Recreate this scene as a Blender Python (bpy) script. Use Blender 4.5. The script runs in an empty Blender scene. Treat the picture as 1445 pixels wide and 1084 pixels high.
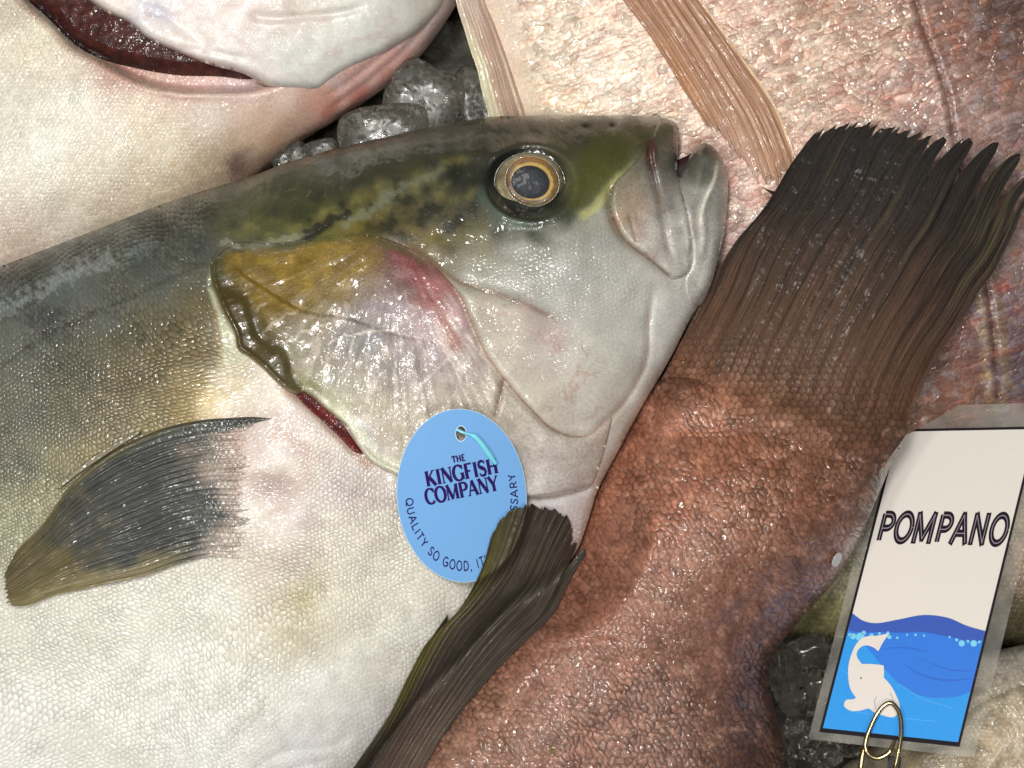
import bpy, math
import numpy as np

# ---------------------------------------------------------------- scale
S = 0.0003          # metres per unit of layout (the fish bed is laid out on a 1445 x 1084 sheet)
HC = 2000.0         # camera height above the sheet, in the same units
CX, CY = 722.5, 542.0
rng = np.random.default_rng(7)
scene = bpy.context.scene
COL = scene.collection


def W(x, y, z):
    x, y, z = np.broadcast_arrays(np.asarray(x, float), np.asarray(y, float), np.asarray(z, float))
    f = (HC - z) / HC * S
    return np.stack([(x - CX) * f, (CY - y) * f, z * S], -1)


def lin(c):
    c = np.asarray(c, float) / 255.0
    return np.where(c <= 0.04045, c / 12.92, ((c + 0.055) / 1.055) ** 2.4)


def ss(a, b, x):
    t = np.clip((x - a) / (b - a), 0, 1)
    return t * t * (3 - 2 * t)


def mix(a, b, t):
    t = np.asarray(t)
    if t.ndim and np.ndim(a) > t.ndim or np.ndim(b) > t.ndim:
        t = t[..., None]
    return np.asarray(a) * (1 - t) + np.asarray(b) * t


# ---------------------------------------------------------------- noise
_tab = rng.random((256, 256))


def vnoise(x, y):
    xi = np.floor(x).astype(int); yi = np.floor(y).astype(int)
    fx = x - xi; fy = y - yi
    fx = fx * fx * (3 - 2 * fx); fy = fy * fy * (3 - 2 * fy)
    g = lambda a, b: _tab[a & 255, b & 255]
    return (g(xi, yi) * (1 - fx) + g(xi + 1, yi) * fx) * (1 - fy) + (g(xi, yi + 1) * (1 - fx) + g(xi + 1, yi + 1) * fx) * fy


def fbm(x, y, sc, oct=4, seed=0):
    x = np.asarray(x, float) / sc + seed * 17.3; y = np.asarray(y, float) / sc + seed * 31.7
    v = 0; a = 0.5; s = 0
    for k in range(oct):
        v = v + a * vnoise(x, y); s += a
        x = x * 2.03 + 11.1; y = y * 2.03 + 5.7; a *= 0.5
    return v / s


# ---------------------------------------------------------------- curves
def spl(pts, step=3.0, closed=False, n=None):
    """Catmull-Rom through the points, resampled at even spacing. A third coordinate 1 marks a sharp corner."""
    P = [np.array(p[:2], float) for p in pts]
    sharp = [len(p) > 2 and p[2] for p in pts]
    m = len(P); out = []
    segs = m if closed else m - 1
    for i in range(segs):
        p1, p2 = P[i], P[(i + 1) % m]
        p0 = P[(i - 1) % m] if (closed or i > 0) else 2 * p1 - p2
        p3 = P[(i + 2) % m] if (closed or i + 2 < m) else 2 * p2 - p1
        L = np.linalg.norm(p2 - p1) + 1e-9
        k0 = L / (np.linalg.norm(p1 - p0) + L); k3 = L / (np.linalg.norm(p3 - p2) + L)
        t1 = (p2 - p1) if sharp[i] else (p2 - p0) * k0
        t2 = (p2 - p1) if sharp[(i + 1) % m] else (p3 - p1) * k3
        k = max(2, int(L / 1.0))
        t = np.linspace(0, 1, k, endpoint=False)[:, None]
        out.append((2*t**3 - 3*t**2 + 1) * p1 + (t**3 - 2*t**2 + t) * t1 + (-2*t**3 + 3*t**2) * p2 + (t**3 - t**2) * t2)
    out = np.concatenate(out + ([] if closed else [P[-1][None]]))
    q = np.concatenate([out, out[:1]]) if closed else out
    d = np.concatenate([[0], np.cumsum(np.linalg.norm(np.diff(q, axis=0), axis=1))])
    k = n or max(4, int(d[-1] / step))
    s = np.linspace(0, d[-1], k, endpoint=not closed)
    return np.stack([np.interp(s, d, q[:, 0]), np.interp(s, d, q[:, 1])], -1)


def pdist(x, y, line, closed=False):
    """distance, signed side (+ = left of travel on the sheet seen with y down), parameter 0..1, nearest point"""
    x = np.asarray(x, float); y = np.asarray(y, float); sh = x.shape
    x = x.ravel(); y = y.ravel()
    A = line; B = np.roll(line, -1, 0) if closed else line[1:]
    if not closed: A = line[:-1]
    D = B - A; L2 = (D ** 2).sum(1) + 1e-12
    cum = np.concatenate([[0], np.cumsum(np.sqrt(L2))]); tot = cum[-1]
    best = np.full(len(x), 1e18); side = np.zeros(len(x)); par = np.zeros(len(x)); nx = np.zeros(len(x)); ny = np.zeros(len(x))
    for i in range(len(A)):
        t = np.clip(((x - A[i, 0]) * D[i, 0] + (y - A[i, 1]) * D[i, 1]) / L2[i], 0, 1)
        qx = A[i, 0] + t * D[i, 0]; qy = A[i, 1] + t * D[i, 1]
        d = (x - qx) ** 2 + (y - qy) ** 2
        m = d < best
        best = np.where(m, d, best); nx = np.where(m, qx, nx); ny = np.where(m, qy, ny)
        side = np.where(m, (x - A[i, 0]) * D[i, 1] - (y - A[i, 1]) * D[i, 0], side)
        par = np.where(m, (cum[i] + t * math.sqrt(L2[i])) / tot, par)
    return np.sqrt(best).reshape(sh), side.reshape(sh), par.reshape(sh), nx.reshape(sh), ny.reshape(sh)


def inside(x, y, poly):
    c = np.zeros(np.shape(x), bool)
    for (x1, y1), (x2, y2) in zip(poly, np.roll(poly, -1, 0)):
        if y1 == y2: continue
        c ^= ((y1 > y) != (y2 > y)) & (x < (x2 - x1) * (y - y1) / (y2 - y1) + x1)
    return c


def sdist(x, y, poly):
    d = pdist(x, y, poly, True)[0]
    return np.where(inside(x, y, poly), d, -d)


def line_d(x, y, pts, near=60):
    """distance to an open line, computed only close to it"""
    L = spl(pts, 6)
    d = np.full(np.shape(x), 1e3); t = np.zeros(np.shape(x)); sd = np.full(np.shape(x), 1e3)
    m = (x > L[:, 0].min() - near) & (x < L[:, 0].max() + near) & (y > L[:, 1].min() - near) & (y < L[:, 1].max() + near)
    if m.any():
        a, s, p, _, _ = pdist(x[m], y[m], L)
        d[m] = a; t[m] = p; sd[m] = a * np.sign(s)
    return d, t, sd


def taper(t, a=0.12, b=0.12):
    return ss(0, a, t) * ss(0, b, 1 - t)


def region(x, y, pts, soft=8, wob=0, wsc=20, seed=3):
    """soft mask of an outlined patch"""
    poly = spl(pts, 6, True)
    d = np.full(np.shape(x), -1e3)
    n = soft + wob + 4
    m = (x > poly[:, 0].min() - n) & (x < poly[:, 0].max() + n) & (y > poly[:, 1].min() - n) & (y < poly[:, 1].max() + n)
    if m.any(): d[m] = sdist(x[m], y[m], poly)
    if wob: d = d + (fbm(x, y, wsc, 3, seed) - 0.5) * 2 * wob
    return ss(-soft, soft, d)


def idw(x, y, pts, e=14.0, p=1.6):
    """colour map from samples: smooth scattered-data interpolation"""
    sh = np.shape(x); x = np.ravel(x); y = np.ravel(y)
    num = np.zeros((len(x), 3)); den = np.zeros(len(x))
    for (px, py, c) in pts:
        w = 1.0 / ((x - px) ** 2 + (y - py) ** 2 + e * e) ** p
        num += w[:, None] * lin(c); den += w
    return (num / den[:, None]).reshape(sh + (3,))


def blur(a, n):
    for _ in range(n):
        b = np.pad(a, 1, mode='edge')
        a = (b[:-2, 1:-1] + 2 * b[1:-1, 1:-1] + b[2:, 1:-1]) / 4
        b = np.pad(a, 1, mode='edge')
        a = (b[1:-1, :-2] + 2 * b[1:-1, 1:-1] + b[1:-1, 2:]) / 4
    return a


class Relief:
    """rounded relief of a fish body over its outline"""
    def __init__(s, outline, rim, dome, R, step=5.0, margin=240, sm=10, edge=14):
        s.poly = outline; s.st = step; s.rim = rim
        s.x0 = outline[:, 0].min() - margin; s.y0 = outline[:, 1].min() - margin
        nx = int((np.ptp(outline[:, 0]) + 2 * margin) / step) + 2; ny = int((np.ptp(outline[:, 1]) + 2 * margin) / step) + 2
        X, Y = np.meshgrid(s.x0 + np.arange(nx) * step, s.y0 + np.arange(ny) * step)
        s.sd = sdist(X, Y, outline[::2])
        t = np.clip(s.sd / R, 0, 1)
        prof = np.sqrt(t * (2 - t))
        pb = blur(prof, sm)
        prof = mix(prof, pb, ss(edge * .4, edge * 2.5, s.sd))
        s.z = rim + dome * prof

    def _s(s, a, x, y):
        u = np.clip((np.asarray(x, float) - s.x0) / s.st, 0, a.shape[1] - 1.001); v = np.clip((np.asarray(y, float) - s.y0) / s.st, 0, a.shape[0] - 1.001)
        i = u.astype(int); j = v.astype(int); fu = u - i; fv = v - j
        return (a[j, i] * (1 - fu) + a[j, i + 1] * fu) * (1 - fv) + (a[j + 1, i] * (1 - fu) + a[j + 1, i + 1] * fu) * fv

    def h(s, x, y): return s._s(s.z, x, y)
    def d(s, x, y): return s._s(s.sd, x, y)


def under(z, x, y, rel, top, slope=0.8, k=10.0):
    """press a surface down where it passes beneath another body"""
    cap = top - slope * rel.d(x, y)
    h = np.clip(0.5 + 0.5 * (cap - z) / k, 0, 1)
    return cap * (1 - h) + z * h - k * h * (1 - h)


# ---------------------------------------------------------------- objects
def tag(o, label=None, cat=None, group=None, kind=None):
    if label: o['label'] = label
    if cat: o['category'] = cat
    if group: o['group'] = group
    if kind: o['kind'] = kind
    return o


def mesh_obj(name, V, F, mat, parent=None, col=None, uv=None, attrs=None, smooth=True):
    me = bpy.data.meshes.new(name)
    V = np.asarray(V, np.float32)
    if isinstance(F, np.ndarray) and F.ndim == 2:
        k = F.shape[1]; flat = F.astype(np.int32).ravel(); starts = np.arange(len(F), dtype=np.int32) * k
    else:
        flat = np.concatenate([np.asarray(f, np.int32) for f in F]); starts = np.concatenate([[0], np.cumsum([len(f) for f in F])[:-1]]).astype(np.int32)
    me.vertices.add(len(V)); me.vertices.foreach_set('co', V.ravel())
    me.loops.add(len(flat)); me.loops.foreach_set('vertex_index', flat)
    me.polygons.add(len(starts)); me.polygons.foreach_set('loop_start', starts)
    me.polygons.foreach_set('use_smooth', np.full(len(starts), smooth))
    me.update(calc_edges=True)
    if col is not None:
        a = me.attributes.new('Col', 'FLOAT_COLOR', 'POINT')
        c = np.ones((len(V), 4), np.float32); c[:, :3] = np.clip(col, 0, 1)
        a.data.foreach_set('color', c.ravel())
    if uv is not None:
        l = me.uv_layers.new(name='UVMap')
        l.data.foreach_set('uv', np.asarray(uv, np.float32)[flat].ravel())
    attrs = dict(attrs or {})
    if 'sc' in attrs: attrs.setdefault('dk', attrs['sc'])
    for k, v in attrs.items():
        a = me.attributes.new(k, 'FLOAT', 'POINT'); a.data.foreach_set('value', np.asarray(v, np.float32))
    me.validate(); me.update()
    o = bpy.data.objects.new(name, me); COL.objects.link(o)
    if mat: me.materials.append(mat)
    if parent: o.parent = parent
    return o


def blob(name, outline, h, zfun, mat, parent=None, colfun=None, attrfun=None, uvfun=None, zbot=None, depth=0.6, rel=None):
    """closed solid over an outline: relief on top, rounded underside"""
    x0, y0 = outline.min(0) - 2 * h; x1, y1 = outline.max(0) + 2 * h
    nx = int((x1 - x0) / h) + 2; ny = int((y1 - y0) / h) + 2
    X, Y = np.meshgrid(x0 + np.arange(nx) * h, y0 + np.arange(ny) * h)
    X = X.copy(); Y = Y.copy()
    sd = rel.d(X, Y) if rel else sdist(X, Y, outline)
    nb = np.abs(sd) < 3 * h
    dd, _, _, qx, qy = pdist(X[nb], Y[nb], outline, True)
    dd = np.where(inside(X[nb], Y[nb], outline), dd, -dd)
    sd[nb] = dd
    snap = np.zeros_like(nb); snap[nb] = np.abs(dd) < 0.72 * h
    w = np.zeros_like(nb); w[nb] = np.abs(dd) < 0.72 * h
    X[w] = qx[np.abs(dd) < 0.72 * h]; Y[w] = qy[np.abs(dd) < 0.72 * h]
    ok = (sd > 0) | snap
    f = ok[:-1, :-1] & ok[1:, :-1] & ok[1:, 1:] & ok[:-1, 1:]
    allsnap = snap[:-1, :-1] & snap[1:, :-1] & snap[1:, 1:] & snap[:-1, 1:]
    cs = (sd[:-1, :-1] + sd[1:, :-1] + sd[1:, 1:] + sd[:-1, 1:]) / 4
    f &= ~(allsnap & (cs < 0))
    idx = np.arange(nx * ny).reshape(ny, nx)
    q = np.stack([idx[:-1, :-1], idx[1:, :-1], idx[1:, 1:], idx[:-1, 1:]], -1)[f]
    used = np.unique(q); remap = np.full(nx * ny, -1); remap[used] = np.arange(len(used)); q = remap[q]
    x = X.ravel()[used]; y = Y.ravel()[used]; d = np.where(snap.ravel()[used], 0, np.maximum(sd.ravel()[used], 0))
    z = zfun(x, y, d)
    n = len(used)
    # boundary: edges used once
    e = np.concatenate([q[:, [0, 1]], q[:, [1, 2]], q[:, [2, 3]], q[:, [3, 0]]])
    key = np.sort(e, 1); u, inv, cnt = np.unique(key[:, 0] * n + key[:, 1], return_inverse=True, return_counts=True)
    be = e[cnt[inv] == 1]
    bnd = np.zeros(n, bool); bnd[be.ravel()] = True
    if zbot is None:
        zr = np.median(z[bnd]) if bnd.any() else 0
        zb = z - 2 - np.maximum(z - zr, 0) * (1 + depth) - np.minimum(d, 12) * .6
    else:
        zb = zbot(x, y, d, z)
    V = np.concatenate([W(x, y, z), W(x, y, np.minimum(zb, z - .5))])
    F = np.concatenate([q, q[:, ::-1] + n, np.stack([be[:, 1], be[:, 0], be[:, 0] + n, be[:, 1] + n], -1)])
    col = colfun(x, y, d) if colfun else None
    if col is not None: col = np.concatenate([col, col])
    uv = (uvfun(x, y) if uvfun else np.stack([x, -y], -1)) / 100.0
    uv = np.concatenate([uv, uv])
    at = None
    if attrfun:
        at = {k: np.concatenate([v, v]) for k, v in attrfun(x, y, d).items()}
    return mesh_obj(name, V, F, mat, parent, col, uv, at)


def fin(name, A, B, base, end, nu, nv, zfun, colfun, jag, thick, mat, parent=None, ridge=0.0, nray=20, attrs=None, rs0=.02):
    """fin membrane between two edges with real rays and a ragged tip"""
    a = spl(A, n=200); b = spl(B, n=200); c = spl(base, n=200); e = spl(end, n=200)
    u = np.linspace(0, 1, nu); v = np.linspace(0, 1, nv)
    U, V_ = np.meshgrid(u, v, indexing='ij')
    Ue = U * (1 - jag(V_) * ss(0.3, 1, U))
    ip = lambda k, t: np.stack([np.interp(t, np.linspace(0, 1, 200), k[:, 0]), np.interp(t, np.linspace(0, 1, 200), k[:, 1])], -1)
    P = ((1 - V_)[..., None] * ip(a, Ue) + V_[..., None] * ip(b, Ue) + (1 - Ue)[..., None] * ip(c, V_) + Ue[..., None] * ip(e, V_)
         - ((1 - Ue) * (1 - V_))[..., None] * a[0] - ((1 - Ue) * V_)[..., None] * b[0] - (Ue * (1 - V_))[..., None] * a[-1] - (Ue * V_)[..., None] * b[-1])
    x = P[..., 0]; y = P[..., 1]
    z = zfun(x, y, Ue, V_)
    Vw = V_ + .9 / nray * (fbm(V_ * 9, Ue * 1.5, 1, 2, 8) - .5) + .35 / nray * (fbm(V_ * 40, Ue * 4, 1, 2, 9) - .5)
    z = z + ridge * (0.5 + 0.5 * np.cos(2 * np.pi * nray * Vw)) ** 1.5 * ss(rs0, rs0 + .25, Ue) * (.4 + 1.2 * fbm(V_ * 12, Ue * 2, 1, 2, 18))
    z = z + ridge * .5 * (fbm(V_ * nray * 4, Ue * 3, 1, 2, 5) - .5) * ss(rs0, rs0 + .2, Ue)
    z = z + ridge * .35 * (fbm(V_ * nray * 11, Ue * 9, 1, 2, 6) - .5) * ss(rs0, rs0 + .2, Ue)
    n = nu * nv
    idx = np.arange(n).reshape(nu, nv)
    q = np.stack([idx[:-1, :-1], idx[1:, :-1], idx[1:, 1:], idx[:-1, 1:]], -1).reshape(-1, 4)
    ring = np.concatenate([idx[0, :], idx[1:, -1], idx[-1, -2::-1], idx[-2:0:-1, 0]])
    r2 = np.roll(ring, -1)
    side = np.stack([ring, r2, r2 + n, ring + n], -1)
    F = np.concatenate([q, q[:, ::-1] + n, side])
    V = np.concatenate([W(x, y, z).reshape(-1, 3), W(x, y, z - thick).reshape(-1, 3)])
    cc = colfun(x, y, Ue, V_).reshape(-1, 3); cc = np.concatenate([cc, cc])
    uv = np.stack([x, -y], -1).reshape(-1, 2) / 100; uv = np.concatenate([uv, uv])
    at = {'sc': np.zeros(2 * n), 'fu': np.tile(Ue.ravel(), 2), 'fv': np.tile(V_.ravel(), 2)}
    for k, f in (attrs or {}).items():
        w = f(x, y, Ue, V_).ravel(); at[k] = np.concatenate([w, w])
    return mesh_obj(name, V, F, mat, parent, cc, uv, at)


def tube(name, P, r, mat, parent=None, n=10, sy=1.0):
    """round tube through world points"""
    P = np.asarray(P, float); m = len(P)
    T = np.gradient(P, axis=0); T /= np.linalg.norm(T, axis=1)[:, None] + 1e-12
    up = np.array([0, 0, 1.0]); N = np.cross(T, up); N /= np.linalg.norm(N, axis=1)[:, None] + 1e-9
    Bn = np.cross(T, N)
    th = np.linspace(0, 2 * np.pi, n, endpoint=False)
    r = np.broadcast_to(np.asarray(r, float), (m,))
    V = P[:, None] + r[:, None, None] * (np.cos(th)[None, :, None] * N[:, None] + sy * np.sin(th)[None, :, None] * Bn[:, None])
    idx = np.arange(m * n).reshape(m, n)
    F = [list(f) for f in np.stack([idx[:-1], idx[1:], np.roll(idx, -1, 1)[1:], np.roll(idx, -1, 1)[:-1]], -1).reshape(-1, 4)]
    F.append(list(idx[0])); F.append(list(idx[-1][::-1]))
    return mesh_obj(name, V.reshape(-1, 3), F, mat, parent)


# ---------------------------------------------------------------- materials
class NT:
    def __init__(s, name):
        s.m = bpy.data.materials.new(name); s.m.use_nodes = True
        s.t = s.m.node_tree; s.t.nodes.clear()
        s.out = s.t.nodes.new('ShaderNodeOutputMaterial')

    def n(s, typ, props=None, **ins):
        nd = s.t.nodes.new('ShaderNode' + typ)
        for k, v in (props or {}).items(): setattr(nd, k, v)
        for k, v in ins.items():
            k = int(k[1:]) if k[0] == '_' and k[1:].isdigit() else k.replace('_', ' ')
            if hasattr(v, 'is_linked') or isinstance(v, bpy.types.NodeSocket): s.t.links.new(v, nd.inputs[k])
            else: nd.inputs[k].default_value = v
        return nd

    def math(s, op, a, b=0.0, clamp=False):
        return s.n('Math', {'operation': op, 'use_clamp': clamp}, _0=a, _1=b).outputs[0]

    def scale(s, c, f):
        nd = s.n('VectorMath', {'operation': 'SCALE'}, _0=c); s.t.links.new(f, nd.inputs['Scale']); return nd.outputs[0]

    def ramp(s, f, stops):
        nd = s.n('ValToRGB', None, Fac=f); e = nd.color_ramp.elements
        while len(e) < len(stops): e.new(0.5)
        for k, (p, c) in enumerate(stops): e[k].position = p; e[k].color = tuple(c) + (1,) if len(c) == 3 else c
        return nd.outputs[0]

    def sm(s, f, a, b, lo=0.0, hi=1.0):
        nd = s.n('MapRange', {'interpolation_type': 'SMOOTHSTEP'}, Value=f); nd.inputs[1].default_value = a; nd.inputs[2].default_value = b
        nd.inputs[3].default_value = lo; nd.inputs[4].default_value = hi
        return nd.outputs[0]

    def finish(s, sh):
        s.t.links.new(sh, s.out.inputs['Surface']); return s.m


def skin(name, cell=7.0, ax=1.0, ay=1.0, rot=0.0, rand=0.55, bump=0.5, dark=0.35, cvar=0.15, n1=0.15, n1s=30.0, n2=0.12, n2s=5.0,
         micro=0.15, rough=0.42, coat=0.5, crough=0.14, sss=0.0, spec=0.5, glint=.6, gs=7.5, bd=.15, warp=0.3, warp2=.08, imb=.5, esoft=(.34, .54), fibre=None, streaks=()):
    g = NT(name)
    uv = g.n('UVMap', {'uv_map': 'UVMap'}).outputs[0]
    col = g.n('Attribute', {'attribute_name': 'Col'}).outputs['Color']
    sc = g.n('Attribute', {'attribute_name': 'sc'}).outputs['Fac']
    dk = g.n('Attribute', {'attribute_name': 'dk'}).outputs['Fac']
    mp = g.n('Mapping', None, Vector=uv, Rotation=(0, 0, rot), Scale=(100 / cell * ax, 100 / cell * ay, 1)).outputs[0]
    wn = g.n('TexNoise', {'noise_dimensions': '2D'}, Vector=uv, Scale=100 / (cell * 5), Detail=2.0).outputs['Color']
    wv = g.n('VectorMath', {'operation': 'MULTIPLY_ADD'}, _0=wn, _1=(warp * 4, warp * 4, 0), _2=mp).outputs[0]
    if warp2:
        w2 = g.n('TexNoise', {'noise_dimensions': '2D'}, Vector=uv, Scale=100 / (cell * 1.5), Detail=2.0).outputs['Color']
        wv = g.n('VectorMath', {'operation': 'MULTIPLY_ADD'}, _0=w2, _1=(warp2 * 4, warp2 * 4, 0), _2=wv).outputs[0]
    # staggered rows of scales: the nearer of two offset lattices
    V = lambda op, a, b: g.n('VectorMath', {'operation': op}, _0=a, _1=b).outputs[0]
    pa = V('MULTIPLY', wv, (1, .5774, 0)); pb = V('ADD', pa, (.5, .5, 0))
    la = V('MULTIPLY', V('SUBTRACT', V('FRACTION', pa, (0, 0, 0)), (.5, .5, 0)), (1, 1.732, 0))
    lb = V('MULTIPLY', V('SUBTRACT', V('FRACTION', pb, (0, 0, 0)), (.5, .5, 0)), (1, 1.732, 0))
    ln = lambda v: g.n('VectorMath', {'operation': 'LENGTH'}, _0=v).outputs['Value']
    da, db = ln(la), ln(lb); sel = g.math('LESS_THAN', da, db); dm = g.math('MINIMUM', da, db)
    pick = lambda a, b: g.n('Mix', {'data_type': 'VECTOR'}, _0=sel, _4=a, _5=b).outputs[1]
    loc = pick(lb, la)
    cid = pick(V('ADD', V('FLOOR', pb, (0, 0, 0)), (.37, .61, 0)), V('FLOOR', pa, (0, 0, 0)))
    cvn = g.n('TexWhiteNoise', {'noise_dimensions': '2D'}, Vector=cid).outputs['Value']
    tilt_ = g.math('MULTIPLY', g.n('SeparateXYZ', None, Vector=loc).outputs[0], imb)
    na = g.n('TexNoise', {'noise_dimensions': '2D'}, Vector=uv, Scale=100 / n1s, Detail=4.0, Roughness=.6).outputs['Fac']
    nb = g.n('TexNoise', {'noise_dimensions': '2D'}, Vector=uv, Scale=100 / n2s, Detail=3.0, Roughness=.6).outputs['Fac']
    edge = g.sm(dm, esoft[0], esoft[1], 0.0, 1.0)
    k = g.math('SUBTRACT', 1.0, g.math('MULTIPLY', g.math('MULTIPLY', edge, dk), dark))
    k = g.math('MULTIPLY', k, g.math('ADD', 1.0, g.math('MULTIPLY', dk, g.math('MULTIPLY', g.math('SUBTRACT', cvn, .5), cvar * 2))))
    k = g.math('MULTIPLY', k, g.math('ADD', 1.0, g.math('MULTIPLY', g.math('SUBTRACT', na, .5), n1 * 4)))
    k = g.math('MULTIPLY', k, g.math('ADD', 1.0, g.math('MULTIPLY', g.math('SUBTRACT', nb, .5), n2 * 4)))
    fb = None
    if fibre:
        fn, fs = fibre
        fc = g.n('CombineXYZ', None, X=g.math('MULTIPLY', g.n('Attribute', {'attribute_name': 'fv'}).outputs['Fac'], fn), Y=g.math('MULTIPLY', g.n('Attribute', {'attribute_name': 'fu'}).outputs['Fac'], 7.0)).outputs[0]
        fb = g.n('TexNoise', {'noise_dimensions': '2D'}, Vector=fc, Scale=1.0, Detail=4.0, Roughness=.65).outputs['Fac']
        k = g.math('MULTIPLY', k, g.math('ADD', 1.0, g.math('MULTIPLY', g.math('MULTIPLY', g.math('SUBTRACT', fb, .5), g.math('SUBTRACT', 1.0, sc, True)), fs)))
    c = g.scale(col, k)
    for (amt, tint, sx, sy, r_, lo, hi) in streaks:
        sv = g.n('Mapping', None, Vector=uv, Rotation=(0, 0, r_), Scale=(100 / sx, 100 / sy, 1)).outputs[0]
        sn = g.n('TexNoise', {'noise_dimensions': '2D'}, Vector=sv, Scale=1.0, Detail=3.0, Roughness=.55, Distortion=.6).outputs['Fac']
        f_ = g.math('MULTIPLY', g.math('MULTIPLY', g.sm(sn, lo, hi), amt), dk)
        tc_ = g.n('VectorMath', {'operation': 'MULTIPLY'}, _0=c, _1=tint).outputs[0]
        c = g.n('Mix', {'data_type': 'VECTOR'}, _0=f_, _4=c, _5=tc_).outputs[1]
    hgt = g.math('MULTIPLY', g.math('MULTIPLY', g.math('ADD', g.math('SUBTRACT', 1.0, g.math('MULTIPLY', dm, g.math('MULTIPLY', dm, 3.0))), tilt_), sc), bump)
    hsc = hgt
    hgt = g.math('ADD', hgt, g.math('MULTIPLY', nb, micro))
    if fb is not None: hgt = g.math('ADD', hgt, g.math('MULTIPLY', g.math('MULTIPLY', fb, g.math('SUBTRACT', 1.0, sc, True)), 1.2))
    bp = g.n('Bump', None, Strength=1.0, Distance=cell * S * bd, Height=hgt).outputs[0]
    nc = g.n('TexNoise', {'noise_dimensions': '2D'}, Vector=uv, Scale=100 / (n2s * gs), Detail=2.0, Roughness=.5).outputs['Fac']
    cb = g.n('Bump', None, Strength=1.0, Distance=n2s * gs * S * .3, Height=g.math('ADD', g.math('MULTIPLY', hsc, .25), g.math('MULTIPLY', g.math('POWER', nc, 1.5), glint))).outputs[0]
    ro = g.math('ADD', rough - .12, g.math('MULTIPLY', na, .24), True)
    bs = g.n('BsdfPrincipled', None, Base_Color=c, Roughness=ro, Normal=bp)
    bs.inputs['Specular IOR Level'].default_value = spec
    # the film of water is patchy
    wet = g.n('TexNoise', {'noise_dimensions': '2D'}, Vector=uv, Scale=100 / 38.0, Detail=3.0, Roughness=.6).outputs['Fac']
    g.t.links.new(g.sm(wet, .36, .64, coat * .35, coat), bs.inputs['Coat Weight']); bs.inputs['Coat Roughness'].default_value = crough; bs.inputs['Coat IOR'].default_value = 1.6
    g.t.links.new(cb, bs.inputs['Coat Normal'])
    if sss:
        bs.inputs['Subsurface Weight'].default_value = sss
        bs.inputs['Subsurface Radius'].default_value = (1.0, .5, .35); bs.inputs['Subsurface Scale'].default_value = 0.004
    return g.finish(bs.outputs[0])


def simple(name, c, rough=.4, coat=0.0, metal=0.0, spec=.35, noise=0.06, nscale=40, bump=0.0):
    g = NT(name)
    tc = g.n('TexCoord').outputs['Object']
    nz = g.n('TexNoise', None, Vector=tc, Scale=float(nscale) * 10, Detail=3.0).outputs['Fac']
    k = g.math('ADD', 1.0 - noise, g.math('MULTIPLY', nz, noise * 2))
    rgb = g.n('RGB'); rgb.outputs[0].default_value = tuple(lin(c)) + (1,)
    cc = g.scale(rgb.outputs[0], k)
    bs = g.n('BsdfPrincipled', None, Base_Color=cc, Roughness=rough, Metallic=metal)
    bs.inputs['Specular IOR Level'].default_value = spec
    bs.inputs['Coat Weight'].default_value = coat; bs.inputs['Coat Roughness'].default_value = .08
    if bump:
        b = g.n('Bump', None, Strength=1.0, Distance=bump, Height=nz).outputs[0]; g.t.links.new(b, bs.inputs['Normal'])
    return g.finish(bs.outputs[0])
# ================================================================ yellowtail (main fish)
K_OUT = spl([(-420, 640), (-380, 560), (-250, 478), (-120, 424), (0, 376), (45, 359), (121, 330), (221, 291), (294, 267), (363, 246), (400, 231), (469, 211), (538, 195),
             (600, 181), (642, 173), (694, 165), (740, 163.5), (781, 163), (850, 163), (900, 163.5), (926, 166, 1), (940, 168), (950, 171.5), (957, 180), (957, 196), (955.5, 220), (955, 242),
             (957, 254, 1), (968, 231), (981, 209), (994, 201, 1), (1004, 206), (1013, 215), (1021, 230), (1027, 252), (1026.5, 284), (1022, 328), (1013, 366),
             (1002, 405), (976, 446), (945, 507), (905, 575), (872, 637), (845, 688), (829, 737), (813, 778), (780, 815), (720, 850), (650, 925), (590, 985), (530, 1062),
             (470, 1140), (380, 1215), (200, 1290), (0, 1320), (-200, 1280), (-340, 1160), (-430, 950), (-450, 780)], 5, True)
K = Relief(K_OUT, -12, 172, 330)

EYE = (748, 257)
GROOVES = [  # (line, depth, width): creases of the head
    ([(868, 256), (860, 274), (862, 303), (875, 331), (890, 347), (916, 366), (941, 387), (962, 400)], 9, 5),
    ([(531, 335), (569, 347), (614, 374), (649, 397), (694, 413), (742, 431), (773, 446), (798, 468)], 6, 9),
    ([(614, 374), (649, 418), (666, 456), (683, 494), (701, 521), (721, 546), (749, 577), (777, 604), (804, 615), (832, 613), (863, 587), (891, 553), (912, 508), (915, 456), (920, 414), (925, 386)], 4.5, 5),
    ([(711, 533), (706, 560), (697, 590)], 5, 4),
    ([(729, 690), (745, 703), (780, 701), (812, 694), (838, 686)], 10, 6),
    ([(560, 672), (620, 700), (700, 705), (745, 703)], 10, 7),
    ([(560, 600), (590, 640), (640, 668), (690, 640)], 3, 9),
    ([(345, 1096), (400, 1062), (470, 1052), (505, 1030)], 2.2, 6), ([(330, 1110), (420, 1084), (480, 1068)], 1.8, 5),
    ([(925, 190), (916, 214), (923, 248), (932, 288), (940, 330), (950, 372)], 6, 5),
]
SLIT = [(398, 540), (426, 556), (446, 573), (466, 592), (490, 614), (506, 632), (516, 646)]


CHK = np.sign(line_d(np.array([735.]), np.array([480.]), [(649, 416), (666, 456), (683, 494), (701, 521), (721, 546), (749, 577)], 120)[2][0])


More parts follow.
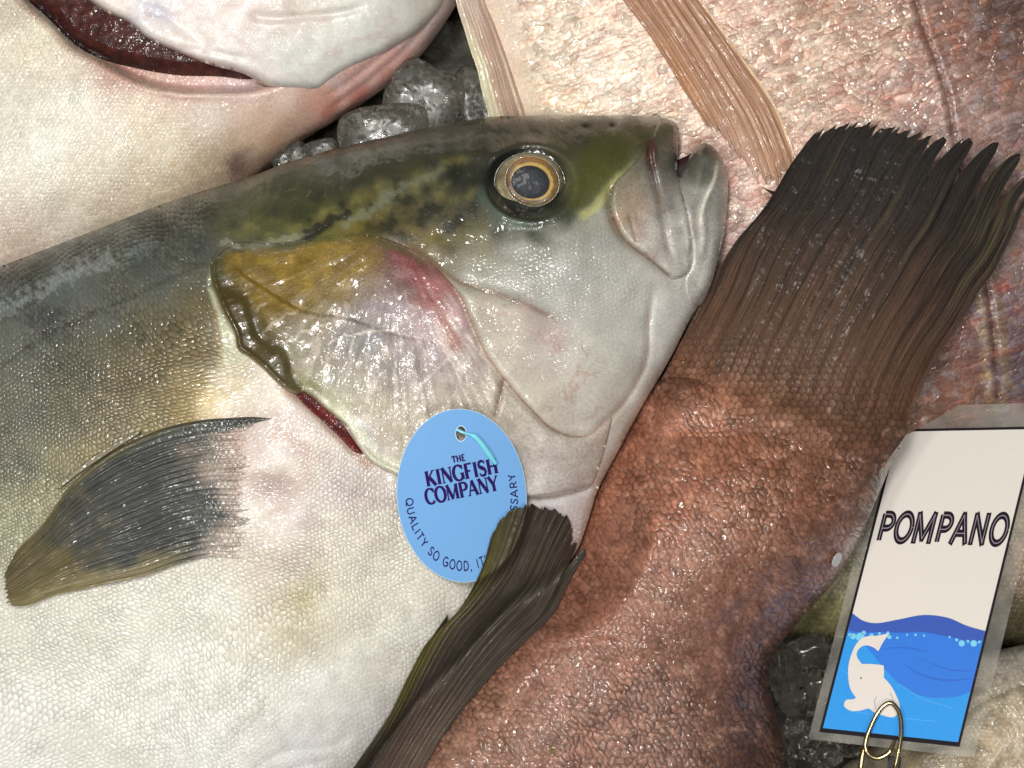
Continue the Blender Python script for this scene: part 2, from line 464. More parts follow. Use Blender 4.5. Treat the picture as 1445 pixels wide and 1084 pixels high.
def king_base(x, y, d=None):
    z = K.h(x, y)
    for pts, dep, w in GROOVES:
        dd, t, _ = line_d(x, y, pts, 40)
        z = z - dep * np.exp(-(dd / w) ** 2) * taper(t)
    # eye socket
    dx = (x - EYE[0]) / 51.0; dy = (y - EYE[1]) / 43.0; r = np.hypot(dx, dy)
    z = z - 12 * ss(1.12, .9, r) + 7 * np.exp(-((r - 1.3) / .2) ** 2) * (0.6 + .4 * (dy > 0))
    z = z - 7 * np.exp(-((r - 1.08) / .1) ** 2)
    # nostrils
    for nx_, ny_, rr in ((827, 180, 5), (864, 178, 3)):
        z = z - 6 * np.exp(-(((x - nx_) / (rr * 1.5)) ** 2 + ((y - ny_) / rr) ** 2))
    # jaw adductor / cheek bulges and low lumps of the head
    hd = ss(260, 420, x + .3 * y - 60)
    z = z + hd * (fbm(x, y, 70, 3, 4) - .5) * 14
    z = z + 10 * np.exp(-(((x - 800) / 90) ** 2 + ((y - 395) / 55) ** 2)) + 8 * np.exp(-(((x - 850) / 60) ** 2 + ((y - 520) / 60) ** 2))
    z = z + 9 * np.exp(-(((x - 700) / 90) ** 2 + ((y - 215) / 14) ** 2))
    dd, t, sd = line_d(x, y, [(540, 338), (569, 347), (605, 366), (630, 392), (649, 416), (666, 456), (683, 494), (701, 521), (721, 546), (749, 577), (777, 604), (804, 615), (832, 613)], 90)
    z = z + 7 * np.exp(-(np.maximum(CHK * sd, 0) / 45) ** 2) * ss(-3, 3, CHK * sd) * (dd < 90) * taper(t, .2, .25)
    # body just behind the gill opening is hollow
    dd, t, _ = line_d(x, y, SLIT, 60)
    z = z - 12 * np.exp(-(dd / 13) ** 2) * taper(t, .2, .2)
    z = z + (1 - hd) * (fbm(x, y, 120, 3, 9) - .5) * 10
    # fleshy base of the pectoral fin
    z = z + 10 * np.exp(-(((x - 390) / 50) ** 2 + ((y - 650) / 80) ** 2))
    return z


# gill cover outline (rear edge free, front edge lies in the crease of the cheek)
G_REAR = [(531, 333), (500, 330), (450, 334), (400, 343), (350, 342), (326, 343), (309, 352), (298, 368), (297, 388), (300, 404), (307, 422), (315, 440), (331, 473), (335, 493), (348, 502), (370, 520), (396, 545),
          (418, 556), (433, 556), (459, 577), (486, 600), (504, 628), (524, 652), (562, 672), (620, 696), (690, 703), (745, 703), (780, 700), (812, 694), (834, 686)]
G_OUT = spl(G_REAR + [(852, 640), (862, 600), (863, 588), (832, 613), (804, 615), (777, 604), (749, 577), (721, 546), (701, 521), (683, 494), (666, 456), (649, 416), (622, 384), (600, 364), (569, 346)], 4, True)
G_INNER = [(305, 395), (318, 402), (343, 413), (354, 426), (360, 446), (370, 473), (385, 484), (402, 490), (412, 510), (420, 535), (450, 558), (490, 590)]


def gill_off(x, y):
    rd, t, _ = line_d(x, y, G_REAR, 400)
    off = 1.5 + 15 * ss(190, 30, rd) * ss(0.04, .27, t) * (1 - ss(770, 850, x) * .95)
    di, ti, si = line_d(x, y, G_INNER, 80)
    flap = ss(5, -5, si * -1) * ss(70, 50, di)
    return off, di, ti, si


def gill_z(x, y, d):
    off, di, ti, si = gill_off(x, y)
    lip = np.sqrt(np.clip(1 - (1 - np.clip(d / 7, 0, 1)) ** 2, 0, 1))
    rd, t, _ = line_d(x, y, G_REAR, 60)
    z = king_base(x, y) + off * (0.35 + .65 * lip)
    # soft flap sunk behind the bony edge
    z = z - 6 * np.exp(-(np.maximum(di - 2, 0) / 9) ** 2) * (si > 0 if False else 1) * taper(ti, .1, .25)
    z = z + 4 * np.exp(-((rd - 4) / 4) ** 2) * ss(.15, .27, t)
    # striated bone
    ang = np.arctan2(y - 330, x - 560)
    z = z + 1.6 * (fbm(ang * 60, np.hypot(x - 560, y - 330) / 90, 1, 3, 6) - .5)
    return z


def king_top(x, y):
    """surface things rest on"""
    g = inside(x, y, G_OUT)
    z = king_base(x, y)
    if np.any(g):
        z = np.where(g, z + gill_off(x, y)[0], z)
    return z


KC = [  # pigment samples
    (0, 385, (62, 68, 60)), (50, 375, (60, 66, 56)), (120, 345, (66, 70, 60)), (220, 305, (62, 64, 52)), (300, 285, (66, 66, 50)), (-150, 450, (60, 66, 60)),
    (0, 420, (96, 104, 100)), (100, 400, (104, 112, 108)), (200, 355, (84, 92, 84)), (230, 395, (108, 114, 106)), (280, 345, (90, 96, 88)), (290, 390, (112, 114, 98)), (20, 480, (112, 116, 102)),
    (60, 450, (88, 94, 90)), (150, 440, (104, 108, 98)), (110, 520, (102, 100, 78)), (180, 470, (104, 98, 68)), (250, 460, (112, 100, 60)), (290, 440, (126, 112, 70)), (280, 500, (122, 100, 48)),
    (230, 520, (118, 100, 56)), (180, 540, (116, 102, 62)), (250, 560, (150, 126, 62)), (280, 540, (164, 134, 58)), (265, 585, (176, 146, 74)), (215, 590, (150, 130, 72)), (300, 570, (196, 172, 116)),
    (150, 600, (134, 122, 80)), (100, 590, (118, 112, 82)), (40, 580, (112, 112, 92)), (30, 650, (120, 118, 94)), (90, 660, (146, 136, 90)), (140, 640, (160, 142, 84)), (60, 710, (142, 138, 108)), (-100, 600, (112, 116, 102)),
    (20, 740, (146, 144, 118)), (-150, 760, (150, 150, 130)),
    (330, 540, (200, 184, 148)), (370, 560, (214, 200, 178)), (320, 575, (208, 194, 164)), (390, 545, (206, 194, 172)), (410, 590, (206, 188, 176)), (430, 620, (212, 198, 182)), (400, 650, (210, 194, 180)),
    (360, 620, (196, 172, 162)), (370, 700, (216, 206, 190)), (450, 660, (208, 196, 178)), (480, 690, (190, 176, 168)), (510, 700, (176, 164, 158)), (470, 740, (208, 198, 176)), (420, 720, (202, 188, 176)),
    (530, 740, (196, 186, 166)), (410, 790, (184, 172, 160)), (380, 810, (196, 182, 160)), (430, 850, (190, 180, 148)), (420, 900, (194, 184, 154)), (470, 850, (208, 200, 174)), (520, 850, (214, 206, 184)), (580, 830, (212, 204, 184)),
    (300, 850, (208, 202, 184)), (200, 850, (206, 200, 182)), (100, 880, (200, 194, 176)), (20, 900, (196, 190, 172)), (40, 1000, (208, 204, 190)), (150, 1000, (210, 204, 188)), (250, 960, (212, 207, 192)), (350, 970, (214, 208, 192)),
    (300, 1060, (218, 214, 202)), (450, 980, (220, 216, 204)), (500, 930, (216, 210, 192)), (560, 900, (218, 212, 194)), (430, 1060, (212, 208, 202)), (520, 1020, (214, 208, 200)), (0, 1100, (212, 208, 196)), (-200, 1000, (208, 204, 190)), (600, 900, (214, 208, 192)),
    # top of the head
    (330, 300, (86, 88, 60)), (370, 300, (94, 94, 58)), (410, 310, (88, 88, 48)), (440, 280, (64, 68, 40)), (400, 260, (66, 68, 46)), (470, 230, (64, 66, 50)), (460, 320, (108, 106, 48)), (500, 280, (74, 74, 46)), (530, 300, (110, 100, 54)),
    (540, 240, (62, 66, 44)), (560, 270, (96, 92, 62)), (500, 320, (122, 108, 44)), (600, 220, (78, 76, 56)), (580, 310, (88, 80, 50)), (600, 345, (98, 84, 54)), (640, 290, (80, 74, 48)), (640, 330, (104, 94, 60)), (640, 240, (50, 52, 38)),
    (680, 350, (136, 130, 110)), (600, 190, (84, 80, 66)), (700, 180, (70, 66, 50)), (690, 205, (44, 44, 32)), (660, 255, (40, 44, 34)), (660, 300, (76, 78, 60)), (700, 320, (56, 60, 48)), (750, 325, (62, 66, 50)), (800, 300, (58, 62, 40)),
    (760, 185, (62, 58, 40)), (750, 200, (74, 66, 48)), (800, 210, (70, 68, 42)), (830, 190, (54, 52, 34)), (860, 180, (56, 54, 36)), (900, 178, (66, 62, 44)), (840, 225, (74, 76, 26)), (870, 210, (76, 76, 34)), (830, 260, (88, 90, 30)), (820, 285, (96, 98, 44)), (850, 245, (86, 86, 30)), (905, 200, (70, 66, 44)),
    # cheek
    (690, 385, (152, 146, 126)), (740, 355, (150, 148, 134)), (800, 335, (150, 148, 136)), (845, 310, (156, 156, 134)), (850, 340, (158, 156, 146)), (720, 400, (164, 158, 144)), (800, 380, (162, 160, 150)), (850, 390, (170, 166, 154)), (900, 400, (186, 180, 168)), (780, 430, (172, 168, 156)), (840, 440, (180, 174, 160)), (890, 450, (184, 178, 166)),
    (680, 440, (176, 160, 132)), (720, 460, (186, 166, 146)), (770, 470, (182, 160, 150)), (720, 500, (190, 174, 150)), (770, 520, (184, 166, 150)), (820, 500, (188, 178, 160)), (870, 500, (190, 182, 166)), (760, 560, (192, 176, 150)), (820, 560, (192, 180, 162)), (790, 590, (196, 178, 162)), (850, 570, (194, 182, 164)), (880, 530, (190, 182, 166)),
    (940, 430, (212, 206, 196)), (960, 450, (216, 212, 204)), (930, 480, (214, 210, 200)), (900, 560, (214, 208, 196)), (860, 630, (210, 202, 188)), (830, 640, (206, 192, 178)), (800, 720, (214, 204, 206)), (815, 750, (222, 216, 212)), (770, 720, (212, 202, 200)),
    # jaws
    (890, 280, (150, 136, 116)), (900, 320, (172, 156, 138)), (880, 310, (144, 136, 112)), (930, 340, (188, 174, 160)), (920, 290, (160, 146, 130)), (950, 380, (196, 186, 172)), (938, 190, (92, 88, 68)), (945, 220, (112, 110, 98)), (945, 260, (132, 130, 122)), (950, 310, (162, 154, 146)), (965, 350, (186, 176, 166)),
    (994, 212, (66, 66, 56)), (985, 240, (112, 110, 96)), (980, 270, (150, 144, 132)), (1000, 250, (108, 108, 94)), (1015, 270, (176, 174, 160)), (985, 320, (180, 168, 156)), (1010, 330, (194, 190, 178)), (1000, 390, (206, 202, 192)), (975, 400, (200, 192, 180)), (1020, 240, (160, 158, 142)),
]
GC = [
    (326, 350, (96, 98, 70)), (305, 372, (70, 72, 48)), (300, 395, (74, 74, 40)), (340, 370, (118, 104, 48)), (350, 395, (112, 96, 44)), (345, 385, (134, 110, 40)), (400, 370, (150, 122, 34)), (380, 400, (134, 108, 36)), (430, 390, (142, 114, 32)), (470, 370, (148, 120, 36)), (500, 345, (132, 112, 40)), (500, 375, (136, 110, 42)), (450, 420, (132, 112, 54)), (400, 430, (124, 104, 48)),
    (380, 450, (120, 104, 60)), (480, 410, (142, 118, 64)), (510, 400, (130, 106, 66)), (320, 425, (74, 62, 28)), (335, 450, (70, 60, 26)), (345, 475, (68, 58, 28)), (360, 490, (80, 68, 34)), (380, 510, (92, 82, 44)), (400, 520, (106, 96, 56)), (425, 540, (150, 146, 104)),
    (420, 470, (142, 130, 108)), (460, 460, (136, 122, 96)), (440, 500, (148, 138, 122)), (420, 505, (158, 154, 126)), (500, 450, (140, 130, 122)), (490, 480, (138, 132, 128)), (530, 430, (160, 146, 146)), (560, 440, (168, 154, 154)), (520, 480, (142, 136, 134)), (570, 490, (160, 148, 146)),
    (540, 350, (98, 76, 58)), (555, 370, (126, 78, 74)), (580, 380, (136, 82, 80)), (600, 400, (148, 88, 88)), (610, 425, (154, 100, 98)), (570, 400, (132, 102, 96)), (590, 370, (120, 88, 72)), (620, 400, (164, 110, 104)), (640, 430, (178, 142, 136)), (630, 460, (184, 146, 140)), (645, 480, (186, 160, 154)),
    (600, 460, (176, 154, 156)), (620, 500, (180, 162, 160)), (660, 500, (192, 176, 164)), (650, 540, (186, 170, 158)), (600, 540, (174, 162, 152)), (550, 530, (156, 146, 136)), (500, 530, (158, 150, 134)), (480, 560, (172, 164, 138)), (530, 580, (184, 172, 146)), (580, 590, (190, 178, 150)), (630, 580, (192, 178, 156)), (680, 560, (196, 182, 158)), (700, 570, (192, 178, 156)),
    (470, 575, (196, 194, 160)), (500, 615, (206, 200, 190)), (530, 645, (210, 202, 192)), (560, 640, (196, 184, 164)), (600, 640, (196, 184, 166)), (560, 610, (186, 172, 146)), (720, 580, (200, 188, 170)), (740, 620, (208, 196, 182)), (780, 640, (212, 200, 188)), (820, 650, (212, 202, 190)), (770, 690, (218, 210, 200)), (700, 660, (206, 194, 180)), (845, 620, (204, 192, 176)),
]


def uv_king(x, y):
    a = math.radians(-24); c, s_ = math.cos(a), math.sin(a)
    x, y = x + 90 * (fbm(x, y, 230, 2, 201) - .5), y + 90 * (fbm(x, y, 230, 2, 202) - .5)
    return np.stack([x * c - y * s_, -(x * s_ + y * c)], -1)


def king_col(x, y, d):
    wx = (fbm(x, y, 26, 3, 1) - .5) * 26; wy = (fbm(x, y, 26, 3, 2) - .5) * 26
    c = idw(x + wx, y + wy, KC)
    # blotches of the nape
    m = region(x, y, [(300, 330), (380, 300), (460, 270), (560, 240), (660, 220), (680, 330), (600, 350), (520, 330), (460, 325), (380, 335)], 16)
    n = fbm(x + .6 * y, y - .4 * x, 22, 4, 11)
    c = mix(c, lin((120, 114, 62)) * np.ones_like(c), m * ss(.46, .84, n) * .6)
    c = mix(c, lin((30, 34, 24)) * np.ones_like(c), m * ss(.46, .3, n) * .8)
    m2 = region(x, y, [(370, 300), (430, 275), (560, 215), (690, 180), (690, 205), (600, 235), (520, 262), (440, 300), (400, 318)], 9, 8, 22)
    c = mix(c, lin((40, 44, 30)) * np.ones_like(c), .62 * m2)
    dd, t, _ = line_d(x, y, [(428, 338), (452, 322), (470, 310), (490, 300)], 30)
    c = mix(c, lin((24, 26, 20)) * np.ones_like(c), .9 * ss(11, 3, dd + (fbm(x, y, 9, 2, 8) - .5) * 14))
    # pale blue-grey seam from the gill corner along the temple
    for ln, w, k in (([(305, 352), (316, 342), (340, 350), (400, 338), (450, 326)], 6, (150, 150, 128)), ([(470, 322), (520, 300), (560, 270), (640, 232)], 9, (118, 126, 108)), ([(296, 404), (297, 380), (306, 356)], 3.5, (176, 180, 150)),
                     ([(470, 226), (560, 208), (650, 194), (760, 190)], 5, (96, 92, 78))):
        dd, t, _ = line_d(x, y, ln, 40)
        c = mix(c, lin(k) * np.ones_like(c), .45 * ss(w, w * .2, dd + (fbm(x, y, 8, 3, 14) - .5) * w * 2.2) * taper(t, .1, .2))
    # sparkle on the upper flank scales, painted as a pale row
    dd, t, _ = line_d(x, y, [(-40, 455), (20, 428), (70, 402), (130, 374), (190, 356), (250, 346)], 50)
    c = mix(c, lin((172, 180, 182)) * np.ones_like(c), .5 * ss(12, 2, dd + (fbm(x, y, 7, 2, 21) - .5) * 44) * ss(1, .7, t) * .55)
    # lateral line dots
    dd, t, _ = line_d(x, y, [(-60, 560), (20, 505), (60, 478), (100, 458), (140, 438), (200, 412), (290, 372)], 20)
    c = c * (1 - .28 * ss(5, 1, dd))[..., None]
    for px, py in ((38, 489), (62, 470), (96, 458), (131, 441)):
        c = mix(c, lin((66, 44, 44)) * np.ones_like(c), .7 * ss(5, 1.5, np.hypot((x - px) * .7, y - py)))
    # pale collar bone strip behind the gill cover
    m = region(x, y, [(294, 405), (301, 412), (312, 442), (330, 474), (334, 494), (350, 505), (330, 512), (314, 512), (310, 480), (304, 440)], 4)
    c = mix(c, lin((190, 192, 164)) * np.ones_like(c), .8 * m)
    dd, t, _ = line_d(x, y, [(304, 440), (309, 470), (313, 505)], 20)
    c = mix(c, lin((128, 100, 46)) * np.ones_like(c), .5 * ss(5, 1, dd))
    # red rim of the gill opening
    dd, t, _ = line_d(x, y, [(400, 545), (430, 566), (470, 605), (520, 655)], 40)
    c = mix(c, lin((148, 112, 92)) * np.ones_like(c), .7 * ss(13, 4, dd))
    # eye surround
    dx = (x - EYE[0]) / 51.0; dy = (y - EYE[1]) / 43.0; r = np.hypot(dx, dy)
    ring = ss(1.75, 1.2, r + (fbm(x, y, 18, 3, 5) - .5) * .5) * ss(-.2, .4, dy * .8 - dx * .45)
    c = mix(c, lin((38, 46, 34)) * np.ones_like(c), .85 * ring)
    c = mix(c, lin((22, 24, 20)) * np.ones_like(c), ss(1.28, 1.0, r + .16 * dx) * .9)  # dark ring, wider at left: shadow of the socket rim painted in
    dd, t, _ = line_d(x, y, [(676, 250), (684, 285), (715, 312), (760, 320)], 40)
    c = mix(c, lin((78, 92, 82)) * np.ones_like(c), .6 * ss(10, 3, dd) * taper(t, .3, .3))
    # yellow-green stripe eye to jaw
    dd, t, _ = line_d(x, y, [(812, 308), (836, 296), (860, 266), (890, 236), (908, 216)], 40)
    c = mix(c, lin((178, 176, 118)) * np.ones_like(c), .75 * ss(10, 2, dd + (fbm(x, y, 9, 2, 31) - .5) * 6) * ss(1, .5, t) * ss(0, .12, t))
    m = region(x, y, [(836, 195), (905, 178), (922, 182), (905, 214), (866, 258), (836, 290), (800, 290), (812, 240)], 9)
    c = mix(c, lin((66, 68, 20)) * np.ones_like(c), .45 * m)
    # nostrils
    for nx_, ny_, rr in ((826, 179, 4.5), (864, 178, 2.6)):
        c = mix(c, lin((26, 22, 18)) * np.ones_like(c), ss(1.2, .5, np.hypot((x - nx_) / (rr * 1.7), (y - ny_) / rr)))
    # crease pigment
    for i, (pts, dep, w) in enumerate(GROOVES[:6] + GROOVES[9:]):
        dd, t, _ = line_d(x, y, pts, 30)
        k = (108, 84, 66) if i in (0, 1) else (150, 116, 92) if i != 3 else (112, 72, 58)
        c = mix(c, lin(k) * np.ones_like(c), (.75 if i in (0, 1, 3) else .55) * ss(w * .75, w * .1, dd) * taper(t))
    # pinkish veins on the cheek
    hd = region(x, y, [(660, 420), (760, 440), (830, 470), (860, 560), (830, 605), (780, 595), (730, 540), (690, 480)], 14)
    n = np.abs(fbm(x, y, 34, 4, 41) - .5)
    c = mix(c, lin((166, 120, 112)) * np.ones_like(c), hd * ss(.05, .0, n) * .45)
    m = region(x, y, [(735, 425), (790, 455), (800, 490), (770, 480), (730, 450)], 12, 6)
    c = mix(c, lin((164, 138, 132)) * np.ones_like(c), .35 * m)
    # dark inside the slit of the upper jaw
    m = region(x, y, [(909, 214), (920, 196), (926, 214), (926, 246), (919, 246), (913, 232)], 3)
    c = mix(c, lin((66, 44, 36)) * np.ones_like(c), .9 * m)
    n = fbm(x, y, 22, 3, 49); m = region(x, y, [(315, 590), (360, 590), (410, 588), (450, 620), (440, 670), (400, 720), (350, 700), (320, 650)], 26)
    c = mix(c, mix(lin((148, 112, 110)), lin((206, 188, 172)), n[..., None]), m * .75 * ss(.3, .6, fbm(x, y, 35, 3, 48)))
    # lavender bruises on the breast
    n = fbm(x, y, 45, 3, 51); m = region(x, y, [(330, 620), (420, 600), (520, 670), (560, 730), (480, 790), (400, 800), (340, 700)], 25)
    c = mix(c, lin((160, 140, 144)) * np.ones_like(c), m * ss(.5, .75, n) * .4)
    return c


FL = -np.sign(line_d(np.array([100.]), np.array([500.]), [(-450, 900), (-100, 850), (10, 800), (200, 680), (300, 560), (330, 480)], 2000)[2][0])


def king_at(x, y, d):
    body = ss(25, -25, line_d(x, y, [(290, 250), (296, 340), (300, 410), (335, 500), (420, 560), (520, 655), (560, 690), (700, 760), (830, 720)], 1500)[2] * -1)
    body = body if body[np.argmin(np.hypot(x - 150, y - 700))] > .5 else 1 - body
    cheek = region(x, y, [(660, 340), (760, 330), (850, 320), (900, 380), (920, 420), (860, 450), (760, 430), (690, 400)], 20) * .5
    head = .12
    bare = 1 - .75 * region(x, y, [(300, 540), (400, 545), (430, 590), (420, 760), (380, 770), (340, 700), (350, 600), (290, 590)], 22)
    s_ = np.maximum(np.maximum(body * bare, cheek), head) * (1 - .7 * region(x, y, [(340, 1110), (420, 960), (500, 900), (560, 940), (520, 1040), (440, 1120)], 40))
    flank = ss(60, -60, line_d(x, y, [(-450, 900), (-100, 850), (10, 800), (200, 680), (300, 560), (330, 480)], 2000)[2] * FL)
    return {'sc': s_, 'dk': s_ * (.45 + .55 * flank) * (.3 + .7 * ss(.36, .58, fbm(x, y, 70, 3, 203)))}


for _i, (_x, _y, _c) in enumerate(KC):
    _l = sum(_c) / 3
    if _x > 290 and _y < 345 and _l < 118: KC[_i] = (_x, _y, tuple(v * .82 for v in _c))
    elif _x < 300 and _y < 400: KC[_i] = (_x, _y, tuple(v * .74 for v in _c))
    elif _x < 300 and _y < 700 and _l < 150: KC[_i] = (_x, _y, tuple((v * .75 + _l * .25) * .84 for v in _c))
    elif _x > 650 and _l > 140: KC[_i] = (_x, _y, tuple((v * .55 + _l * .45) * k for v, k in zip(_c, (1.03, 1.04, 1.04))))
    elif _l > 175: KC[_i] = (_x, _y, tuple((v * .8 + _l * .2) * k for v, k in zip(_c, (1.02, 1.03, 1.05))))
for _i, (_x, _y, _c) in enumerate(GC):
    _l = sum(_c) / 3
    GC[_i] = (_x, _y, tuple(v * (.8 if _l < 115 else .93) * k for v, k in zip(_c, (1, 1, 1) if _l < 125 else (.98, .99, 1.015))))
M_king = skin('yellowtail_skin', cell=7.6, ax=.95, ay=1.1, rot=0.1, rand=.5, bump=.6, dark=.42, cvar=.22, warp=.5, warp2=.14, n1=.08, n2=.13, n2s=4.0, micro=.35, rough=.42, coat=.7, crough=.12, sss=.05, spec=.4, glint=.7, streaks=((.35, (.8, .8, .78), 14, 30, .2, .5, .66),))
M_head = skin('yellowtail_head_skin', cell=7, bump=.5, dark=.2, n1=.16, n1s=22, n2=.2, n2s=3.6, micro=.55, rough=.4, coat=.6, crough=.13, sss=.06, spec=.4, glint=.42)

king = blob('yellowtail_fish', K_OUT, 3.0, lambda x, y, d: king_base(x, y), M_king, None, king_col, king_at, uv_king, rel=K)
tag(king, 'whole yellowtail with olive back, silver belly and a gold-ringed eye, lying in the centre', 'fish')


def gill_col(x, y, d):
    wx = (fbm(x, y, 24, 3, 61) - .5) * 30; wy = (fbm(x, y, 24, 3, 62) - .5) * 30
    c = idw(x + wx, y + wy, GC)
    # radiating pale streaks and creases of the bone
    X0, Y0 = x, y
    x = x + (fbm(X0, Y0, 22, 3, 63) - .5) * 16; y = y + (fbm(X0, Y0, 22, 3, 64) - .5) * 16
    ang = np.arctan2(y - 300, x - 520); rr = np.hypot(x - 520, y - 300)
    n = .55 * fbm(ang * 30, rr / 120, 1, 3, 66) + .45 * fbm(X0, Y0, 16, 3, 67)
    zone = ss(90, 160, rr) * region(x, y, [(520, 400), (640, 420), (720, 580), (640, 600), (520, 620), (440, 560), (430, 470)], 30)
    c = mix(c, lin((212, 200, 188)) * np.ones_like(c), zone * ss(.56, .7, n) * .5)
    c = mix(c, lin((124, 112, 104)) * np.ones_like(c), zone * ss(.44, .32, n) * .4)
    for ln, w in (([(585, 430), (610, 470), (640, 520), (665, 570), (682, 600)], 2.4), ([(655, 430), (668, 470), (690, 520), (700, 560)], 2.0), ([(650, 480), (620, 520), (580, 560)], 1.8), ([(366, 466), (400, 450), (432, 436)], 2.6), ([(358, 442), (380, 430)], 2.2), ([(396, 492), (430, 470), (470, 452)], 2.0),
                  ([(600, 470), (640, 500), (672, 560)], 1.6), ([(450, 490), (500, 470), (560, 462)], 2.2), ([(655, 500), (640, 560), (600, 600)], 1.4)):
        dd, t, _ = line_d(x, y, ln, 20)
        c = mix(c, lin((218, 208, 194)) * np.ones_like(c), .6 * ss(w, w * .3, dd) * taper(t, .25, .25))
    for ln, w in (([(420, 510), (470, 512), (520, 500)], 2), ([(560, 560), (566, 580), (562, 600)], 2.4), ([(480, 590), (520, 610), (560, 640)], 2.2), ([(430, 500), (500, 520), (560, 520)], 1.6)):
        dd, t, _ = line_d(x, y, ln, 20)
        c = mix(c, lin((120, 96, 80)) * np.ones_like(c), .22 * ss(w * 1.6, w * .3, dd) * taper(t, .25, .25))
    x, y = X0, Y0
    n = fbm(x, y, 13, 4, 68); ye = region(x, y, [(320, 350), (420, 340), (520, 335), (530, 380), (470, 410), (420, 440), (370, 440), (345, 400)], 20)
    c = mix(c, lin((122, 98, 36)) * np.ones_like(c), .5 * region(x, y, [(318, 352), (420, 340), (520, 336), (540, 376), (480, 420), (410, 452), (362, 440), (340, 410)], 16, 10, 24))
    c = mix(c, lin((92, 70, 28)) * np.ones_like(c), ye * ss(.5, .32, n) * .45)
    c = mix(c, lin((150, 122, 46)) * np.ones_like(c), ye * ss(.56, .72, n) * .4)
    # dark soft flap between rear edge and bone
    di, ti, si = line_d(x, y, G_INNER, 90)
    rd, t, _ = line_d(x, y, G_REAR, 60)
    flap = region(x, y, [(303, 398), (345, 412), (361, 446), (371, 474), (402, 491), (418, 534), (432, 556), (398, 546), (370, 520), (348, 501), (335, 492), (315, 440)], 4)
    c = mix(c, lin((66, 56, 26)) * np.ones_like(c), .8 * flap)
    c = mix(c, lin((116, 92, 40)) * np.ones_like(c), .6 * ss(4, 1.5, d) * ss(.25, .3, t) * ss(.62, .5, t))
    c = mix(c, lin((206, 206, 176)) * np.ones_like(c), .6 * ss(14, 5, np.abs(rd - 9)) * ss(.52, .6, t) * ss(.8, .7, t))
    m = region(x, y, [(318, 338), (350, 338), (366, 348), (340, 356), (320, 354), (308, 364), (304, 360)], 4, 3, 10)
    c = mix(c, lin((60, 52, 40)) * np.ones_like(c), .8 * m)
    # blood patch
    m = region(x, y, [(556, 358), (582, 364), (606, 384), (622, 410), (618, 432), (606, 430), (598, 412), (578, 398), (562, 378)], 9, 9, 14)
    n = fbm(x, y, 12, 3, 72)
    c = mix(c, mix(lin((112, 46, 54)), lin((160, 84, 90)), n[..., None]), .5 * m)
    m = region(x, y, [(622, 430), (640, 460), (650, 490), (638, 494), (620, 464), (608, 436)], 8, 5)
    c = mix(c, lin((160, 104, 92)) * np.ones_like(c), .55 * m)
    # crease pigment
    for i in (2, 3):
        dd, t, _ = line_d(x, y, GROOVES[i][0], 30)
        c = mix(c, lin((112, 70, 56) if i == 3 else (146, 108, 84)) * np.ones_like(c), .7 * ss(3.2, .8, dd) * taper(t))
    dd, t, _ = line_d(x, y, [(531, 334), (569, 345), (600, 362), (622, 384), (649, 414)], 30)
    c = mix(c, lin((98, 60, 48)) * np.ones_like(c), .5 * ss(5, 1, dd))
    # skin of the nape runs over the upper edge
    c = mix(c, king_col(X0, Y0, d), ss(16, 3, d + (fbm(x, y, 14, 3, 79) - .5) * 16) * ss(.26, .2, line_d(x, y, G_REAR, 60)[1]) * (y < 372))
    return c


gill_cover = blob('gill_cover', G_OUT, 2.4, gill_z, M_head, king, gill_col, lambda x, y, d: {'sc': np.full(len(x), .1)}, uv_king, zbot=lambda x, y, d, z: king_base(x, y) - 4)

# raw red gill seen in the opening
GL = spl([(410, 546), (430, 550), (456, 570), (482, 596), (504, 628), (513, 641), (500, 638), (480, 618), (456, 595), (428, 570)], 3, True)
M_gill = skin('raw_gill', cell=6, bump=.3, dark=.3, n1=.25, n2=.2, n2s=3, micro=.5, rough=.5, coat=.35, crough=.08, spec=.2)
gill = blob('gill', GL, 2.0, lambda x, y, d: king_base(x, y) + 2.0 * np.clip(d / 5, 0, 1), M_gill, king, lambda x, y, d: mix(lin((40, 8, 9)), lin((104, 26, 25)), fbm(x, y, 9, 3, 3)[..., None]) * np.ones((len(x), 3)), lambda x, y, d: {'sc': np.full(len(x), .5)}, zbot=lambda x, y, d, z: king_base(x, y) - 3)

# jaws
UJ = spl([(927, 167.5), (948, 170.5), (957, 179.5), (957.3, 196), (956, 220), (955.3, 240), (959, 258), (964, 284), (972, 319), (977, 356), (972, 384), (951, 394), (941, 387), (916, 367), (890, 348), (875, 332), (862.5, 304), (859.5, 276), (868, 257), (889, 236), (908, 215), (918, 192)], 3, True)


def uj_z(x, y, d):
    z = king_base(x, y) + 1 + 8 * np.sqrt(np.clip(1 - (1 - np.clip(d / 8, 0, 1)) ** 2, 0, 1))
    dd, t, _ = line_d(x, y, [(926, 172), (918, 198), (916, 214), (922, 248), (930, 282), (938, 318), (946, 350)], 30)
    z = z - 8 * np.exp(-(dd / 4.5) ** 2) * ss(1, .6, t)
    dd, t, _ = line_d(x, y, [(888, 300), (893, 325), (899, 345)], 30)
    z = z - 2 * np.exp(-(dd / 3) ** 2) * taper(t)
    dd, t, _ = line_d(x, y, [(962, 275), (969, 305), (974, 345)], 30)
    z = z + 5 * np.exp(-(dd / 5) ** 2)
    return z + (fbm(x, y, 30, 3, 17) - .5) * 6


